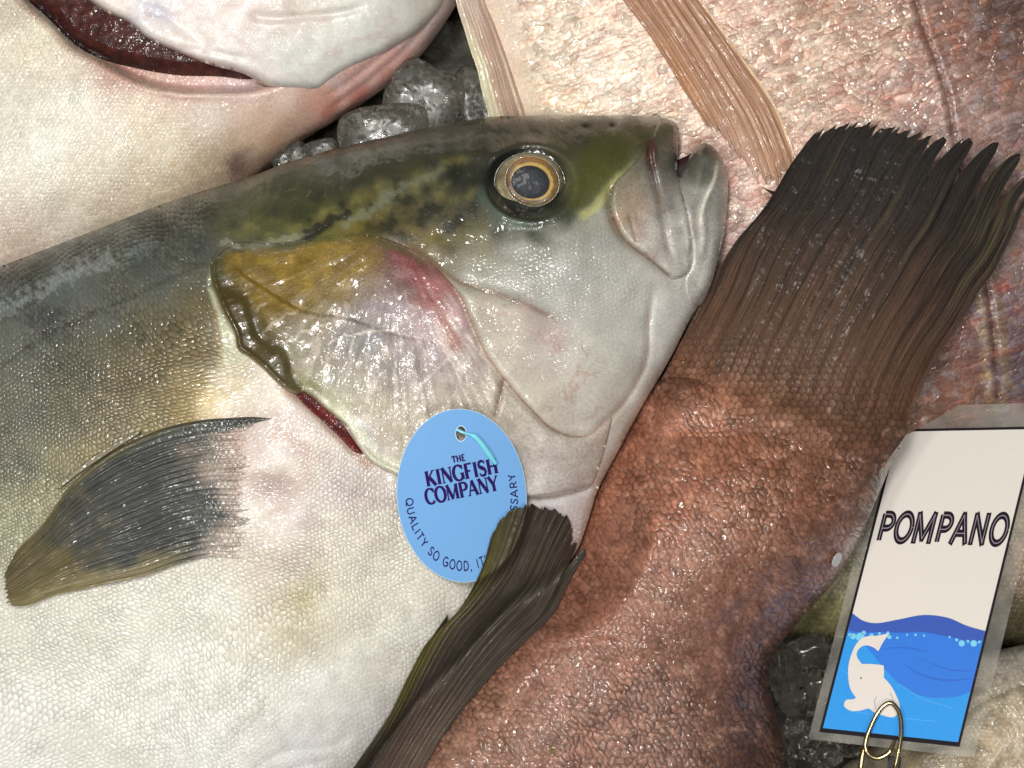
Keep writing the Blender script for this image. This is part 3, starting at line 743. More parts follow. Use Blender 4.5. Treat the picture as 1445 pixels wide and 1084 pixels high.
def jaw_col(x, y, d):
    c = idw(x + (fbm(x, y, 20, 3, 1) - .5) * 14, y + (fbm(x, y, 20, 3, 2) - .5) * 14, KC, e=9)
    m = region(x, y, [(909, 214), (921, 190), (926, 200), (927, 240), (922, 250), (914, 232)], 3)
    c = mix(c, lin((70, 44, 36)) * np.ones_like(c), .9 * m)
    m = region(x, y, [(926, 240), (938, 262), (952, 290), (940, 300), (930, 280), (924, 258)], 7)
    c = mix(c, lin((112, 108, 106)) * np.ones_like(c), .6 * m)
    dd, t, _ = line_d(x, y, [(926, 170), (919, 194), (909, 214), (918, 240), (926, 262), (932, 290), (941, 322)], 20)
    c = mix(c, lin((104, 78, 62)) * np.ones_like(c), .65 * ss(3.2, .8, dd) * ss(1, .7, t))
    dd, t, _ = line_d(x, y, [(886, 296), (892, 322), (899, 348)], 20)
    c = mix(c, lin((126, 108, 84)) * np.ones_like(c), .5 * ss(3, .6, dd) * taper(t))
    dd, t, _ = line_d(x, y, [(964, 284), (972, 316), (977, 352), (973, 372)], 20)
    c = mix(c, lin((224, 218, 206)) * np.ones_like(c), .7 * ss(5, 1, dd + (x < 960) * 3) * taper(t))
    dd, t, _ = line_d(x, y, [(1014, 222), (1008, 254), (996, 280), (991, 300), (990, 322)], 20)
    c = mix(c, lin((220, 216, 200)) * np.ones_like(c), .75 * ss(4, 1, dd) * taper(t))
    dd, t, _ = line_d(x, y, [(1006, 330), (1000, 362), (990, 392), (984, 412)], 20)
    c = mix(c, lin((226, 222, 212)) * np.ones_like(c), .6 * ss(5, 1, dd) * taper(t))
    dd, t, _ = line_d(x, y, [(862, 300), (875, 332), (890, 348), (916, 367), (941, 388)], 20)
    c = mix(c, lin((120, 88, 66)) * np.ones_like(c), .7 * ss(5, 1, dd))
    m = region(x, y, [(976, 216), (994, 200), (1012, 214), (1011, 236), (998, 262), (976, 262), (970, 245)], 8)
    c = mix(c, lin((84, 84, 72)) * np.ones_like(c), .6 * m)
    c = mix(c, lin((34, 34, 28)) * np.ones_like(c), .8 * ss(22, 6, np.hypot(x - 996, y - 202)))
    n = fbm(x, y, 30, 3, 91)
    c = mix(c, lin((176, 138, 124)) * np.ones_like(c), .3 * ss(.5, .68, n) * ss(260, 300, y) * ss(990, 950, x))
    return c


upper_jaw = blob('upper_jaw', UJ, 2.2, uj_z, M_head, king, jaw_col, lambda x, y, d: {'sc': np.full(len(x), .05)}, zbot=lambda x, y, d, z: king_base(x, y) - 3)

LJ = spl([(958, 256), (968, 232), (981, 210), (994, 201.5, 1), (1004, 206), (1013, 215), (1021, 230), (1027, 252), (1026.5, 284), (1022, 328), (1013, 366), (1002, 405), (986, 432), (972, 420), (968, 396), (976, 376), (978, 352), (973, 318), (965, 284)], 3, True)


def lj_z(x, y, d):
    edge = line_d(x, y, [(986, 432), (972, 420), (966, 396)], 60)[0]
    lip = np.sqrt(np.clip(1 - (1 - np.clip(d / 8, 0, 1)) ** 2, 0, 1))
    z = king_base(x, y) + 1 + 6 * lip * ss(0, 30, edge)
    dd, t, sd = line_d(x, y, [(1016, 218), (1008, 256), (995, 282), (991, 302), (994, 330), (990, 370)], 40)
    z = z + 4 * np.exp(-(dd / 5) ** 2) * taper(t)
    dd, t, sd = line_d(x, y, [(1004, 225), (996, 255), (984, 300), (984, 350)], 40)
    z = z - 4 * np.exp(-(dd / 8) ** 2) * taper(t)
    return z


lower_jaw = blob('lower_jaw', LJ, 2.2, lj_z, M_head, king, jaw_col, lambda x, y, d: {'sc': np.full(len(x), .05)}, zbot=lambda x, y, d, z: king_base(x, y) - 3)

MO = spl([(944, 232), (956, 226), (972, 218.5), (984, 213), (1000, 218), (985, 260), (955, 275), (940, 252)], 3, True)
M_mouth = simple('mouth_lining', (46, 18, 22), .6, .0, noise=.2)
mouth = blob('mouth_lining', MO, 3, lambda x, y, d: -30 + 6 * np.clip(d / 10, 0, 1), M_mouth, king, None, None, zbot=lambda x, y, d, z: z - 12)

# eye: eyeball with iris and pupil
def disc(name, cx, cy, rx, ry, zf, colf, mat, parent, nr=24, nt=96, tilt=0.0, r0=0.0, thick=4.0):
    r = np.linspace(r0 if r0 else 1e-3, 1, nr); th = np.linspace(0, 2 * np.pi, nt, endpoint=False)
    R, T = np.meshgrid(r, th, indexing='ij')
    ux = R * np.cos(T) * rx; uy = R * np.sin(T) * ry
    x = cx + ux * math.cos(tilt) - uy * math.sin(tilt); y = cy + ux * math.sin(tilt) + uy * math.cos(tilt)
    z = zf(R, T, x, y); idx = np.arange(nr * nt).reshape(nr, nt); n = nr * nt
    nxt = np.roll(idx, -1, 1)
    q = np.stack([idx[:-1], nxt[:-1], nxt[1:], idx[1:]], -1).reshape(-1, 4)[:, ::-1]
    lo = q[:, ::-1] + n
    rim = np.stack([idx[-1], nxt[-1], nxt[-1] + n, idx[-1] + n], -1)
    inn = np.stack([nxt[0], idx[0], idx[0] + n, nxt[0] + n], -1)
    V = np.concatenate([W(x, y, z).reshape(-1, 3), W(x, y, z - thick).reshape(-1, 3)])
    c = colf(R, T).reshape(-1, 3)
    uv = np.stack([x, -y], -1).reshape(-1, 2) / 100
    return mesh_obj(name, V, np.concatenate([q, lo, rim, inn]), mat, parent, np.concatenate([c, c]), np.concatenate([uv, uv]), {'sc': np.zeros(2 * n)})


EZ = float(K.h(np.array([EYE[0]]), np.array([EYE[1]]))[0])
M_eye = skin('eye_wet', cell=5, bump=0, n1=.12, n1s=12, n2=.2, n2s=3, micro=.1, rough=.3, coat=.6, crough=.05, glint=.25)
M_pupil = skin('pupil_wet', cell=5, bump=0, n1=.3, n1s=14, n2=.35, n2s=3, micro=.1, rough=.45, coat=.03, crough=.1, spec=.08, glint=.2)
EZT = EZ - 10


def eye_z(R, T, x, y):
    return EZT + 24 * (1 - R ** 2) ** .7


def eye_col(R, T):
    x = R * np.cos(T); y = R * np.sin(T)
    n = fbm(x * 40, y * 40, 9, 3, 5)
    c = mix(lin((128, 116, 84)), lin((88, 84, 64)), ss(.7, 1, R)[..., None] * np.ones(R.shape + (3,)))
    c = mix(c, lin((152, 142, 112)) * np.ones_like(c), ss(.4, .7, n) * .6)
    c = mix(c, lin((60, 60, 50)) * np.ones_like(c), ss(.9, 1, R))
    c = c * .8
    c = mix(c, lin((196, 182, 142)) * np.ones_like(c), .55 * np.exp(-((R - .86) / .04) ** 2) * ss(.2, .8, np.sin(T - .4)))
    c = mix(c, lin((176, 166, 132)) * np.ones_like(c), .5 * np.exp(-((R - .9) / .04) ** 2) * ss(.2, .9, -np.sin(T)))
    return c


eye = disc('eye', EYE[0] - 1, EYE[1], 50, 42, eye_z, eye_col, M_eye, king, thick=9)


def iris_col(R, T):
    n = fbm(np.cos(T) * R * 30, np.sin(T) * R * 30, 6, 3, 8)
    c = mix(lin((150, 112, 62)), lin((112, 78, 52)), n[..., None] * np.ones(R.shape + (3,)))
    c = mix(c, lin((108, 62, 60)) * np.ones_like(c), .7 * ss(.2, .9, np.cos(T - 2.0)) * ss(.7, .9, R))
    c = c * .62 * np.array([.86, 1.0, 1.05])
    c = mix(c, lin((178, 146, 80)) * np.ones_like(c), ss(.80, .74, R + .06 * (n - .5)) * .9)
    c = mix(c, lin((104, 94, 66)) * np.ones_like(c), ss(.84, .98, R + .3 * (n - .5)) * .9)
    c = mix(c, lin((170, 112, 70)) * np.ones_like(c), .35 * ss(.5, 1, -np.sin(T + .5)) * ss(.78, .85, R))
    return c


EZA = EZT + 19
iris = disc('iris', EYE[0] + 3, EYE[1] - 1, 39, 35, lambda R, T, x, y: EZA + 1.5 + 5 * (1 - R ** 2) - 3 * ss(.93, 1, R), iris_col, M_eye, eye, tilt=.35, thick=5)
pupil = disc('pupil', EYE[0] + .5, EYE[1], 27, 23, lambda R, T, x, y: EZA + 7.5 + 1.5 * (1 - R ** 2), lambda R, T: mix(lin((50, 52, 57)), lin((34, 35, 39)), ss(.5, 1, R)[..., None] * np.ones(R.shape + (3,))), M_pupil, eye, tilt=.2, thick=4)

# pectoral fin
PF_A = [(412, 584), (380, 583), (339, 585), (280, 590), (223, 604), (156, 636), (98, 684), (60, 738), (27, 772), (4, 806)]
PF_B = [(384, 764), (360, 780), (339, 788), (296, 786), (250, 797), (201, 814), (134, 828), (71, 842), (40, 854), (12, 856)]
PF_BASE = [(412, 584), (404, 630), (398, 690), (384, 764)]
PF_END = [(4, 806), (2, 830), (6, 850), (12, 856)]
rs = np.random.default_rng(3)


def pf_z(x, y, u, v):
    return king_base(x, y) - 6 + 10 * ss(0, .24, u + (fbm(v * 50, v * 0 + 3, 1, 2, 19) - .5) * .1 + .12 * ss(.1, 0, v)) * (.25 + .75 * ss(.0, .04, v)) + 5 * ss(.6, 1, v) * ss(.15, .4, u) + 6 * ss(.85, 1, u) + 9 * np.sin(np.pi * np.clip(u, 0, 1)) * np.sin(np.pi * v) ** .7 * ss(.1, .4, u)


def pf_col(x, y, u, v):
    n = fbm(v * 130, u * 7, 1, 3, 12); n2 = fbm(x, y, 30, 3, 4)
    dark = mix(lin((32, 37, 40)), lin((66, 69, 66)), n[..., None])
    c = mix(dark, mix(lin((94, 84, 44)), lin((132, 116, 66)), n[..., None]), (ss(.58, 1., u + (n2 - .5) * .4) * .75)[..., None])
    c = mix(c, mix(lin((112, 102, 66)), lin((158, 144, 104)), n[..., None]), (ss(.8, 1.0, v + (n2 - .5) * .3) * ss(.25, .5, u) * .7)[..., None])
    c = mix(c, lin((112, 104, 60)) * np.ones_like(c), (ss(.1, .02, v) * ss(.2, .6, u) * .6)[..., None])
    ray = (0.5 + 0.5 * np.cos(2 * np.pi * 24 * v)) ** 6
    c = mix(c, lin((132, 124, 100)) * np.ones_like(c), (ray * .22 * ss(.1, .3, u))[..., None])
    # scaled fleshy base
    base = idw(x, y, KC)
    nr = fbm(v * 60, v * 0 + 3, 1, 2, 19)
    bm = ss(.29, .07, u + .26 * ss(.15, .0, v) - .1 * ss(.7, 1, v) + (n2 - .5) * .16 + (nr - .5) * .06 - .05 * np.sin(v * 6))
    bm = np.maximum(bm, ss(.12, .03, u) * ss(.0, .1, v))
    pink = mix(lin((150, 116, 112)), lin((200, 182, 166)), n2[..., None])
    c = mix(c, lin((208, 204, 184)) * np.ones_like(c), (ss(.7, .8, v) * ss(.95, .85, v) * ss(.3, .06, u) * ss(.4, .6, nr) * .8)[..., None])
    kc = king_col(x.ravel(), y.ravel(), None).reshape(x.shape + (3,))
    c = mix(c, mix(kc, pink, (.5 * ss(.05, .16, u))[..., None]), bm[..., None])
    return c


jagp = lambda V: .03 * fbm(V * 40, V * 0, 1, 2, 3) + .05 * ss(.12, .0, V)
M_fin = skin('fin_membrane', cell=6, bump=0, n1=.12, n2=.12, n2s=3, micro=.35, rough=.38, coat=.6, crough=.12)
M_pec = skin('pectoral_membrane', cell=7.6, bump=.5, dark=.35, cvar=.2, n1=.12, n2=.1, n2s=3, micro=.25, rough=.4, coat=.6, crough=.12, spec=.3, fibre=(95, .75))
pectoral = fin('pectoral_fin', PF_A, PF_B, PF_BASE, PF_END, 170, 240, pf_z, pf_col, jagp, 3.0, M_pec, king, ridge=1.7, nray=24, rs0=.16, attrs={'sc': lambda x, y, u, v: ss(.42, .1, u)})
ray = fin('loose_fin_ray', [(200, 606), (150, 632), (110, 660), (80, 690)], [(196, 612), (150, 642), (112, 668), (82, 691)], [(200, 606), (196, 612)], [(80, 690), (82, 691)], 40, 6, lambda x, y, u, v: king_base(x, y) + 8 - 3 * u, lambda x, y, u, v: np.ones(x.shape + (3,)) * lin((92, 84, 54)), lambda v: 0 * v, 2, M_fin, pectoral)
# ================================================================ brown fish (tail end crosses the picture)
B_OUT = spl([(962, 528), (1040, 532), (1130, 548), (1220, 578), (1274, 610), (1254, 664), (1238, 702), (1211, 764), (1181, 816), (1142, 861), (1109, 898), (1090, 928), (1086, 961), (1094, 1005), (1104, 1045),
             (1108, 1090), (1130, 1200), (1150, 1330), (1120, 1440), (900, 1480), (600, 1460), (440, 1380), (430, 1250), (500, 1110), (600, 975), (690, 865), (760, 750), (820, 650), (870, 580), (915, 540)], 5, True)
B = Relief(B_OUT, -34, 165, 178, sm=45)
JAW_RIM = -12


def brown_z(x, y, d=None):
    z = B.h(x, y)
    # flattened wrist towards the tail
    z = z - 50 * ss(800, 560, y - .15 * (x - 1050)) * ss(20, 90, B.d(x, y))
    z = z + (fbm(x, y, 90, 3, 22) - .5) * 18
    for pts, dep, w in (([(1060, 720), (1130, 700), (1220, 690)], 5, 9), ([(690, 935), (780, 915), (880, 905)], 4, 8), ([(960, 640), (1040, 610), (1120, 590)], 4, 8), ([(1090, 660), (1120, 640), (1180, 640)], 3, 8), ([(1010, 900), (1060, 850), (1140, 790)], 5, 14)):
        dd, t, _ = line_d(x, y, pts, 40)
        z = z - dep * np.exp(-(dd / w) ** 2) * taper(t)
    return under(z, x, y, K, JAW_RIM - 12, 1.7, 24)


BC = [(960, 540, (112, 76, 60)), (1000, 570, (156, 104, 82)), (1060, 575, (132, 90, 70)), (1120, 560, (112, 80, 60)), (1200, 580, (98, 70, 52)), (1260, 600, (86, 62, 46)), (950, 600, (166, 108, 86)), (1000, 640, (170, 112, 88)), (1060, 640, (160, 106, 84)),  # darker towards the right: shade of the falling flank is in these colours
      (1120, 630, (134, 92, 72)), (1180, 640, (122, 84, 66)), (1230, 650, (104, 72, 58)), (910, 650, (160, 104, 82)), (900, 720, (164, 108, 86)), (960, 700, (166, 108, 86)), (1020, 720, (154, 104, 84)), (1080, 720, (144, 98, 78)), (1140, 720, (142, 96, 78)), (1190, 740, (128, 86, 70)),
      (860, 780, (160, 104, 84)), (920, 790, (158, 106, 86)), (1000, 800, (144, 100, 84)), (1080, 800, (140, 98, 82)), (1130, 820, (128, 90, 74)), (840, 860, (150, 100, 82)), (900, 880, (150, 102, 84)), (980, 880, (136, 96, 82)), (1050, 880, (126, 88, 76)), (760, 930, (150, 104, 88)), (840, 960, (146, 102, 86)),
      (940, 970, (134, 96, 82)), (1020, 960, (118, 82, 70)), (1070, 960, (100, 70, 58)), (700, 1010, (148, 106, 88)), (800, 1040, (144, 102, 86)), (900, 1060, (136, 98, 84)), (1000, 1060, (116, 82, 70)), (1070, 1060, (92, 62, 54)), (640, 1070, (134, 96, 80)), (800, 1200, (140, 100, 84)), (1000, 1250, (110, 78, 68)), (1110, 500, (90, 64, 48))]


def brown_col(x, y, d):
    c = np.array([.87, .89, .87]) * idw(x + (fbm(x, y, 40, 3, 1) - .5) * 50, y + (fbm(x, y, 40, 3, 2) - .5) * 50, BC)
    n = fbm(x, y, 40, 4, 33)
    c = c * (1 + (n - .5) * .35)[..., None]
    n = fbm(x, y, 11, 3, 35)
    c = mix(c, lin((204, 158, 136)) * np.ones_like(c), ss(.66, .8, n) * .3)
    c = mix(c, lin((88, 48, 36)) * np.ones_like(c), ss(.42, .26, n) * .4)
    dd = np.hypot((x - 780) / 5, (y - 1058) / 9)
    c = mix(c, lin((92, 88, 34)) * np.ones_like(c), .7 * ss(1.2, .4, dd))
    return c


def uv_brown(x, y):
    a = math.radians(-58); c, s_ = math.cos(a), math.sin(a)
    return np.stack([x * c - y * s_, -(x * s_ + y * c)], -1)


M_brown = skin('brown_scales', cell=10.5, ax=.8, ay=1.1, rand=.8, bump=.75, dark=.3, cvar=.26, n1=.18, n1s=40, n2=.24, n2s=5, micro=.8, rough=.42, coat=.7, crough=.14, spec=.35, warp=.6, warp2=.2, imb=.9, glint=1.0, streaks=((.6, (1.5, 1.5, 1.5), 9, 14, .4, .54, .68), (.6, (.55, .48, .45), 40, 9, .1, .52, .68)))
brown = blob('brown_fish', B_OUT, 3.2, lambda x, y, d: brown_z(x, y), M_brown, None, brown_col, lambda x, y, d: {'sc': .55 + .45 * ss(.34, .6, fbm(x, y, 80, 3, 205))}, uv_brown, rel=B)
tag(brown, 'reddish brown scaly fish with a broad dark fan tail pointing to the upper right', 'fish')

# tail fin
T_A = [(905, 590), (926, 548), (947, 508), (966, 473), (997, 418), (1014, 380), (1038, 341), (1073, 300), (1097, 264), (1112, 238), (1134, 207)]
T_B = [(1222, 690), (1250, 652), (1280, 610), (1291, 570), (1319, 510), (1353, 460), (1384, 408), (1405, 380), (1429, 332), (1446, 296), (1482, 258)]
T_BASE = [(905, 590), (1000, 612), (1090, 640), (1160, 665), (1222, 690)]
T_END = [(1134, 207), (1153, 184), (1190, 172), (1232, 170), (1262, 175), (1291, 182), (1320, 186), (1350, 189), (1388, 193), (1432, 204), (1462, 228), (1482, 258)]


def tail_z0(x, y, u, v):
    b = np.where(B.d(x, y) > 0, brown_z(x, y), -90)
    b = mix(b, blur(np.where(b < -80, -10, b), 60), ss(.1, .3, u))
    free = -2 + 50 * np.sin(np.pi * v) ** .8 * (1 - .65 * u) + 6 * u + 6 * np.sin(v * 9 + u * 3)
    z = np.maximum(b, free)
    for _ in range(3):
        z = np.maximum(blur(z, 30), b)
    z = blur(z, 6) + 2 - 7 * ss(.12, 0, u)
    return under(z, x, y, K, JAW_RIM - 10, .8, 6)


def tail_col(x, y, u, v):
    n = fbm(v * 130 + 2 * fbm(x, y, 60, 2, 3), u * 6, 1, 4, 12); n3 = fbm(v * 26, u * 2.2, 1, 3, 15)
    c = mix(lin((38, 31, 27)), lin((70, 57, 46)), n[..., None])
    c = mix(c, lin((30, 28, 27)) * np.ones_like(c), (ss(.35, .95, u) * .8)[..., None])
    c = mix(c, lin((116, 98, 68)) * np.ones_like(c), (ss(.62, .8, n3) * .15 * ss(.2, .4, u))[..., None])
    c = mix(c, lin((112, 100, 66)) * np.ones_like(c), (ss(.68, .92, v) * ss(.55, .7, n) * ss(.4, .7, u) * .25)[..., None])
    mid = mix(lin((70, 49, 38)), lin((112, 79, 60)), n[..., None])
    c = mix(c, mid, (ss(.75, .2, u + (n3 - .5) * .3) * .85)[..., None])
    for k, vv in enumerate(np.linspace(.04, .97, 15)):
        dd = np.abs(v + .006 * np.sin(u * 9 + k) - vv)
        c = mix(c, lin((24, 19, 17)) * np.ones_like(c), (ss(.006, .001, dd) * .75 * ss(.25, .5, u))[..., None])
    base = brown_col(x.ravel(), y.ravel(), None).reshape(x.shape + (3,))
    bm = ss(.30, .14, u + .06 * np.sin(v * 3.1) + (n3 - .5) * .16 + (n - .5) * .1)
    return mix(c, base, bm[..., None])


_st = np.sort(rs.random(46)); _sa = .010 + .022 * rs.random(47)


def jag_t(V):
    k = np.searchsorted(_st, V); lo = np.concatenate([[0], _st])[k]; hi = np.concatenate([_st, [1]])[k]
    f = (V - lo) / np.maximum(hi - lo, 1e-4)
    j = _sa[k] * (1 - f) * ss(.75, .55, V)
    for vv, dep, w in ((.60, .11, .011), (.705, .15, .013), (.80, .17, .016), (.895, .19, .016), (.965, .15, .014), (.53, .05, .004), (.32, .035, .003), (.12, .03, .003)):
        j = j + dep * np.exp(-np.abs((V - vv) / w) ** 1.3) + (dep * .45) * ss(.05, 0, np.abs(V - vv - .03)) * 0
    # rounded finger tips
    c = np.array([.53, .60, .705, .80, .895, .965, 1.0])
    i = np.clip(np.searchsorted(c, V) - 1, 0, 5); a = c[i]; b = c[i + 1]; g = np.clip((V - a) / (b - a), 0, 1)
    j = j + (V > .53) * .045 * (1 - np.sin(np.pi * np.clip(g * .9 + .14, 0, 1)) ** .6)
    return j + .012 * fbm(V * 90, V * 0, 1, 2, 3)


M_tail = skin('dark_fin_membrane', cell=11, bump=.7, dark=.3, cvar=.2, n1=.12, n2=.14, n2s=3, micro=.4, rough=.5, coat=.1, crough=.18, spec=.2, glint=.35, fibre=(150, .75))
M_dors = skin('dorsal_membrane', cell=11, bump=0, n1=.12, n2=.14, n2s=3, micro=.4, rough=.5, coat=.3, crough=.13, spec=.2, glint=.6, fibre=(75, .95))
tail = fin('tail_fin', T_A, T_B, T_BASE, T_END, 200, 800, tail_z0, tail_col, jag_t, 2.6, M_tail, brown, ridge=1.3, nray=17, attrs={'sc': lambda x, y, u, v: ss(.42, .16, u)})
spk = fin('spine', [(1104, 268), (1092, 270), (1076, 264)], [(1098, 282), (1086, 272), (1076, 264)], [(1104, 268), (1098, 282)], [(1076, 264), (1076, 264.5)], 12, 6, lambda x, y, u, v: 2 + 0 * x, lambda x, y, u, v: np.ones(x.shape + (3,)) * lin((58, 46, 42)), lambda v: 0 * v, 3, M_tail, brown)

# ================================================================ blue swing tag
TC = (651.5, 699.5); TRX, TRY, TTILT = 91, 122, math.radians(-4)


def plane_from(pts_px, zs):
    P = np.array([[(p[0] - CX) * (1 - z / HC), (CY - p[1]) * (1 - z / HC), z] for p, z in zip(pts_px, zs)])
    n = np.cross(P[1] - P[0], P[2] - P[0]); n /= np.linalg.norm(n); n *= np.sign(n[2])
    c = n @ P[0]
    f = lambda x, y: (c - (n[0] * (x - CX) + n[1] * (CY - y))) / (n[2] - (n[0] * (x - CX) + n[1] * (CY - y)) / HC)
    f.n = n
    return f


_th = np.linspace(0, 2 * np.pi, 40, endpoint=False)
_tx = np.concatenate([TC[0] + k * TRX * np.cos(_th) for k in (.3, .6, .85, 1)]); _ty = np.concatenate([TC[1] + k * TRY * np.sin(_th) for k in (.3, .6, .85, 1)])
_tz = king_top(_tx, _ty)
_A = np.stack([np.ones_like(_tx), _tx - TC[0], _ty - TC[1]], -1)
_cf = np.linalg.lstsq(_A, _tz, rcond=None)[0]
_up = np.percentile(_tz - _A @ _cf, 100) + 2
_tp = lambda x, y: _cf[0] + _up + _cf[1] * (x - TC[0]) + _cf[2] * (y - TC[1])
tag_plane = plane_from([(560, 640), (740, 640), (650, 820)], [_tp(560, 640), _tp(740, 640), _tp(650, 820)])


tag_z = lambda x, y: tag_plane(x, y) - 5 * ((x - TC[0]) / 91) ** 2 + 2.5 * ((x - TC[0]) / 91) * ((y - TC[1]) / 120)


def ell(rx, ry, n=160, c=TC, tilt=TTILT):
    t = np.linspace(0, 2 * np.pi, n, endpoint=False)
    return np.stack([c[0] + rx * np.cos(t) * math.cos(tilt) - ry * np.sin(t) * math.sin(tilt), c[1] + rx * np.cos(t) * math.sin(tilt) + ry * np.sin(t) * math.cos(tilt)], -1)


def ring_sheet(name, outer, inner, zf, thick, mat, parent=None):
    n = len(outer); k = np.linspace(0, 1, 14)[:, None, None]
    P = inner[None] * (1 - k) + outer[None] * k
    x, y = P[..., 0], P[..., 1]; z = zf(x, y); m = x.size
    idx = np.arange(m).reshape(x.shape); nx = np.roll(idx, -1, 1)
    q = np.stack([idx[:-1], nx[:-1], nx[1:], idx[1:]], -1).reshape(-1, 4)
    F = np.concatenate([q[:, ::-1], q + m, np.stack([idx[-1], nx[-1], nx[-1] + m, idx[-1] + m], -1)[:, ::-1], np.stack([idx[0], nx[0], nx[0] + m, idx[0] + m], -1)])
    return mesh_obj(name, np.concatenate([W(x, y, z).reshape(-1, 3), W(x, y, z - thick).reshape(-1, 3)]), F, mat, parent, smooth=False)


HOLE = (650.5, 612)
outer = ell(TRX, TRY)
hole = np.stack([HOLE[0] + 8.0 * np.cos(np.linspace(0, 2 * np.pi, 160, endpoint=False)), HOLE[1] + 11.5 * np.sin(np.linspace(0, 2 * np.pi, 160, endpoint=False))], -1)
# match ring start angles around the hole
oa = np.argsort(np.arctan2(outer[:, 1] - HOLE[1], outer[:, 0] - HOLE[0])); outer = outer[oa]
ha = np.argsort(np.arctan2(hole[:, 1] - HOLE[1], hole[:, 0] - HOLE[0])); hole = hole[ha]
ang_o = np.arctan2(outer[:, 1] - HOLE[1], outer[:, 0] - HOLE[0])
hole = np.stack([HOLE[0] + 8.0 * np.cos(ang_o), HOLE[1] + 11.5 * np.sin(ang_o)], -1)
M_blue = simple('blue_card', (112, 164, 218), .42, .2, noise=.03, nscale=60)
M_pale = simple('card_core', (196, 224, 240), .6)
M_ink = simple('violet_ink', (40, 16, 86), .6, spec=.15)
swing = ring_sheet('swing_tag', outer, hole, tag_z, 1.6, M_blue)
tag(swing, 'pale blue oval paper tag with purple lettering, lying on the gill cover of the yellowtail', 'tag')
ring_sheet('card_edge', ell(TRX + .5, TRY + .5)[np.argsort(np.arctan2(ell(TRX, TRY)[:, 1] - HOLE[1], ell(TRX, TRY)[:, 0] - HOLE[0]))], outer, lambda x, y: tag_z(x, y) - .15, 1.2, M_pale, swing)
ring_sheet('hole_edge', hole, HOLE + (hole - HOLE) * .9, lambda x, y: tag_z(x, y) - .15, 1.2, M_pale, swing)

# ---------------------------------------------------------------- lettering drawn as strokes
def arc(cx, cy, rx, ry, a0, a1, n=18):
    t = np.radians(np.linspace(a0, a1, n)); return [(cx + rx * math.cos(k), cy + ry * math.sin(k)) for k in t]


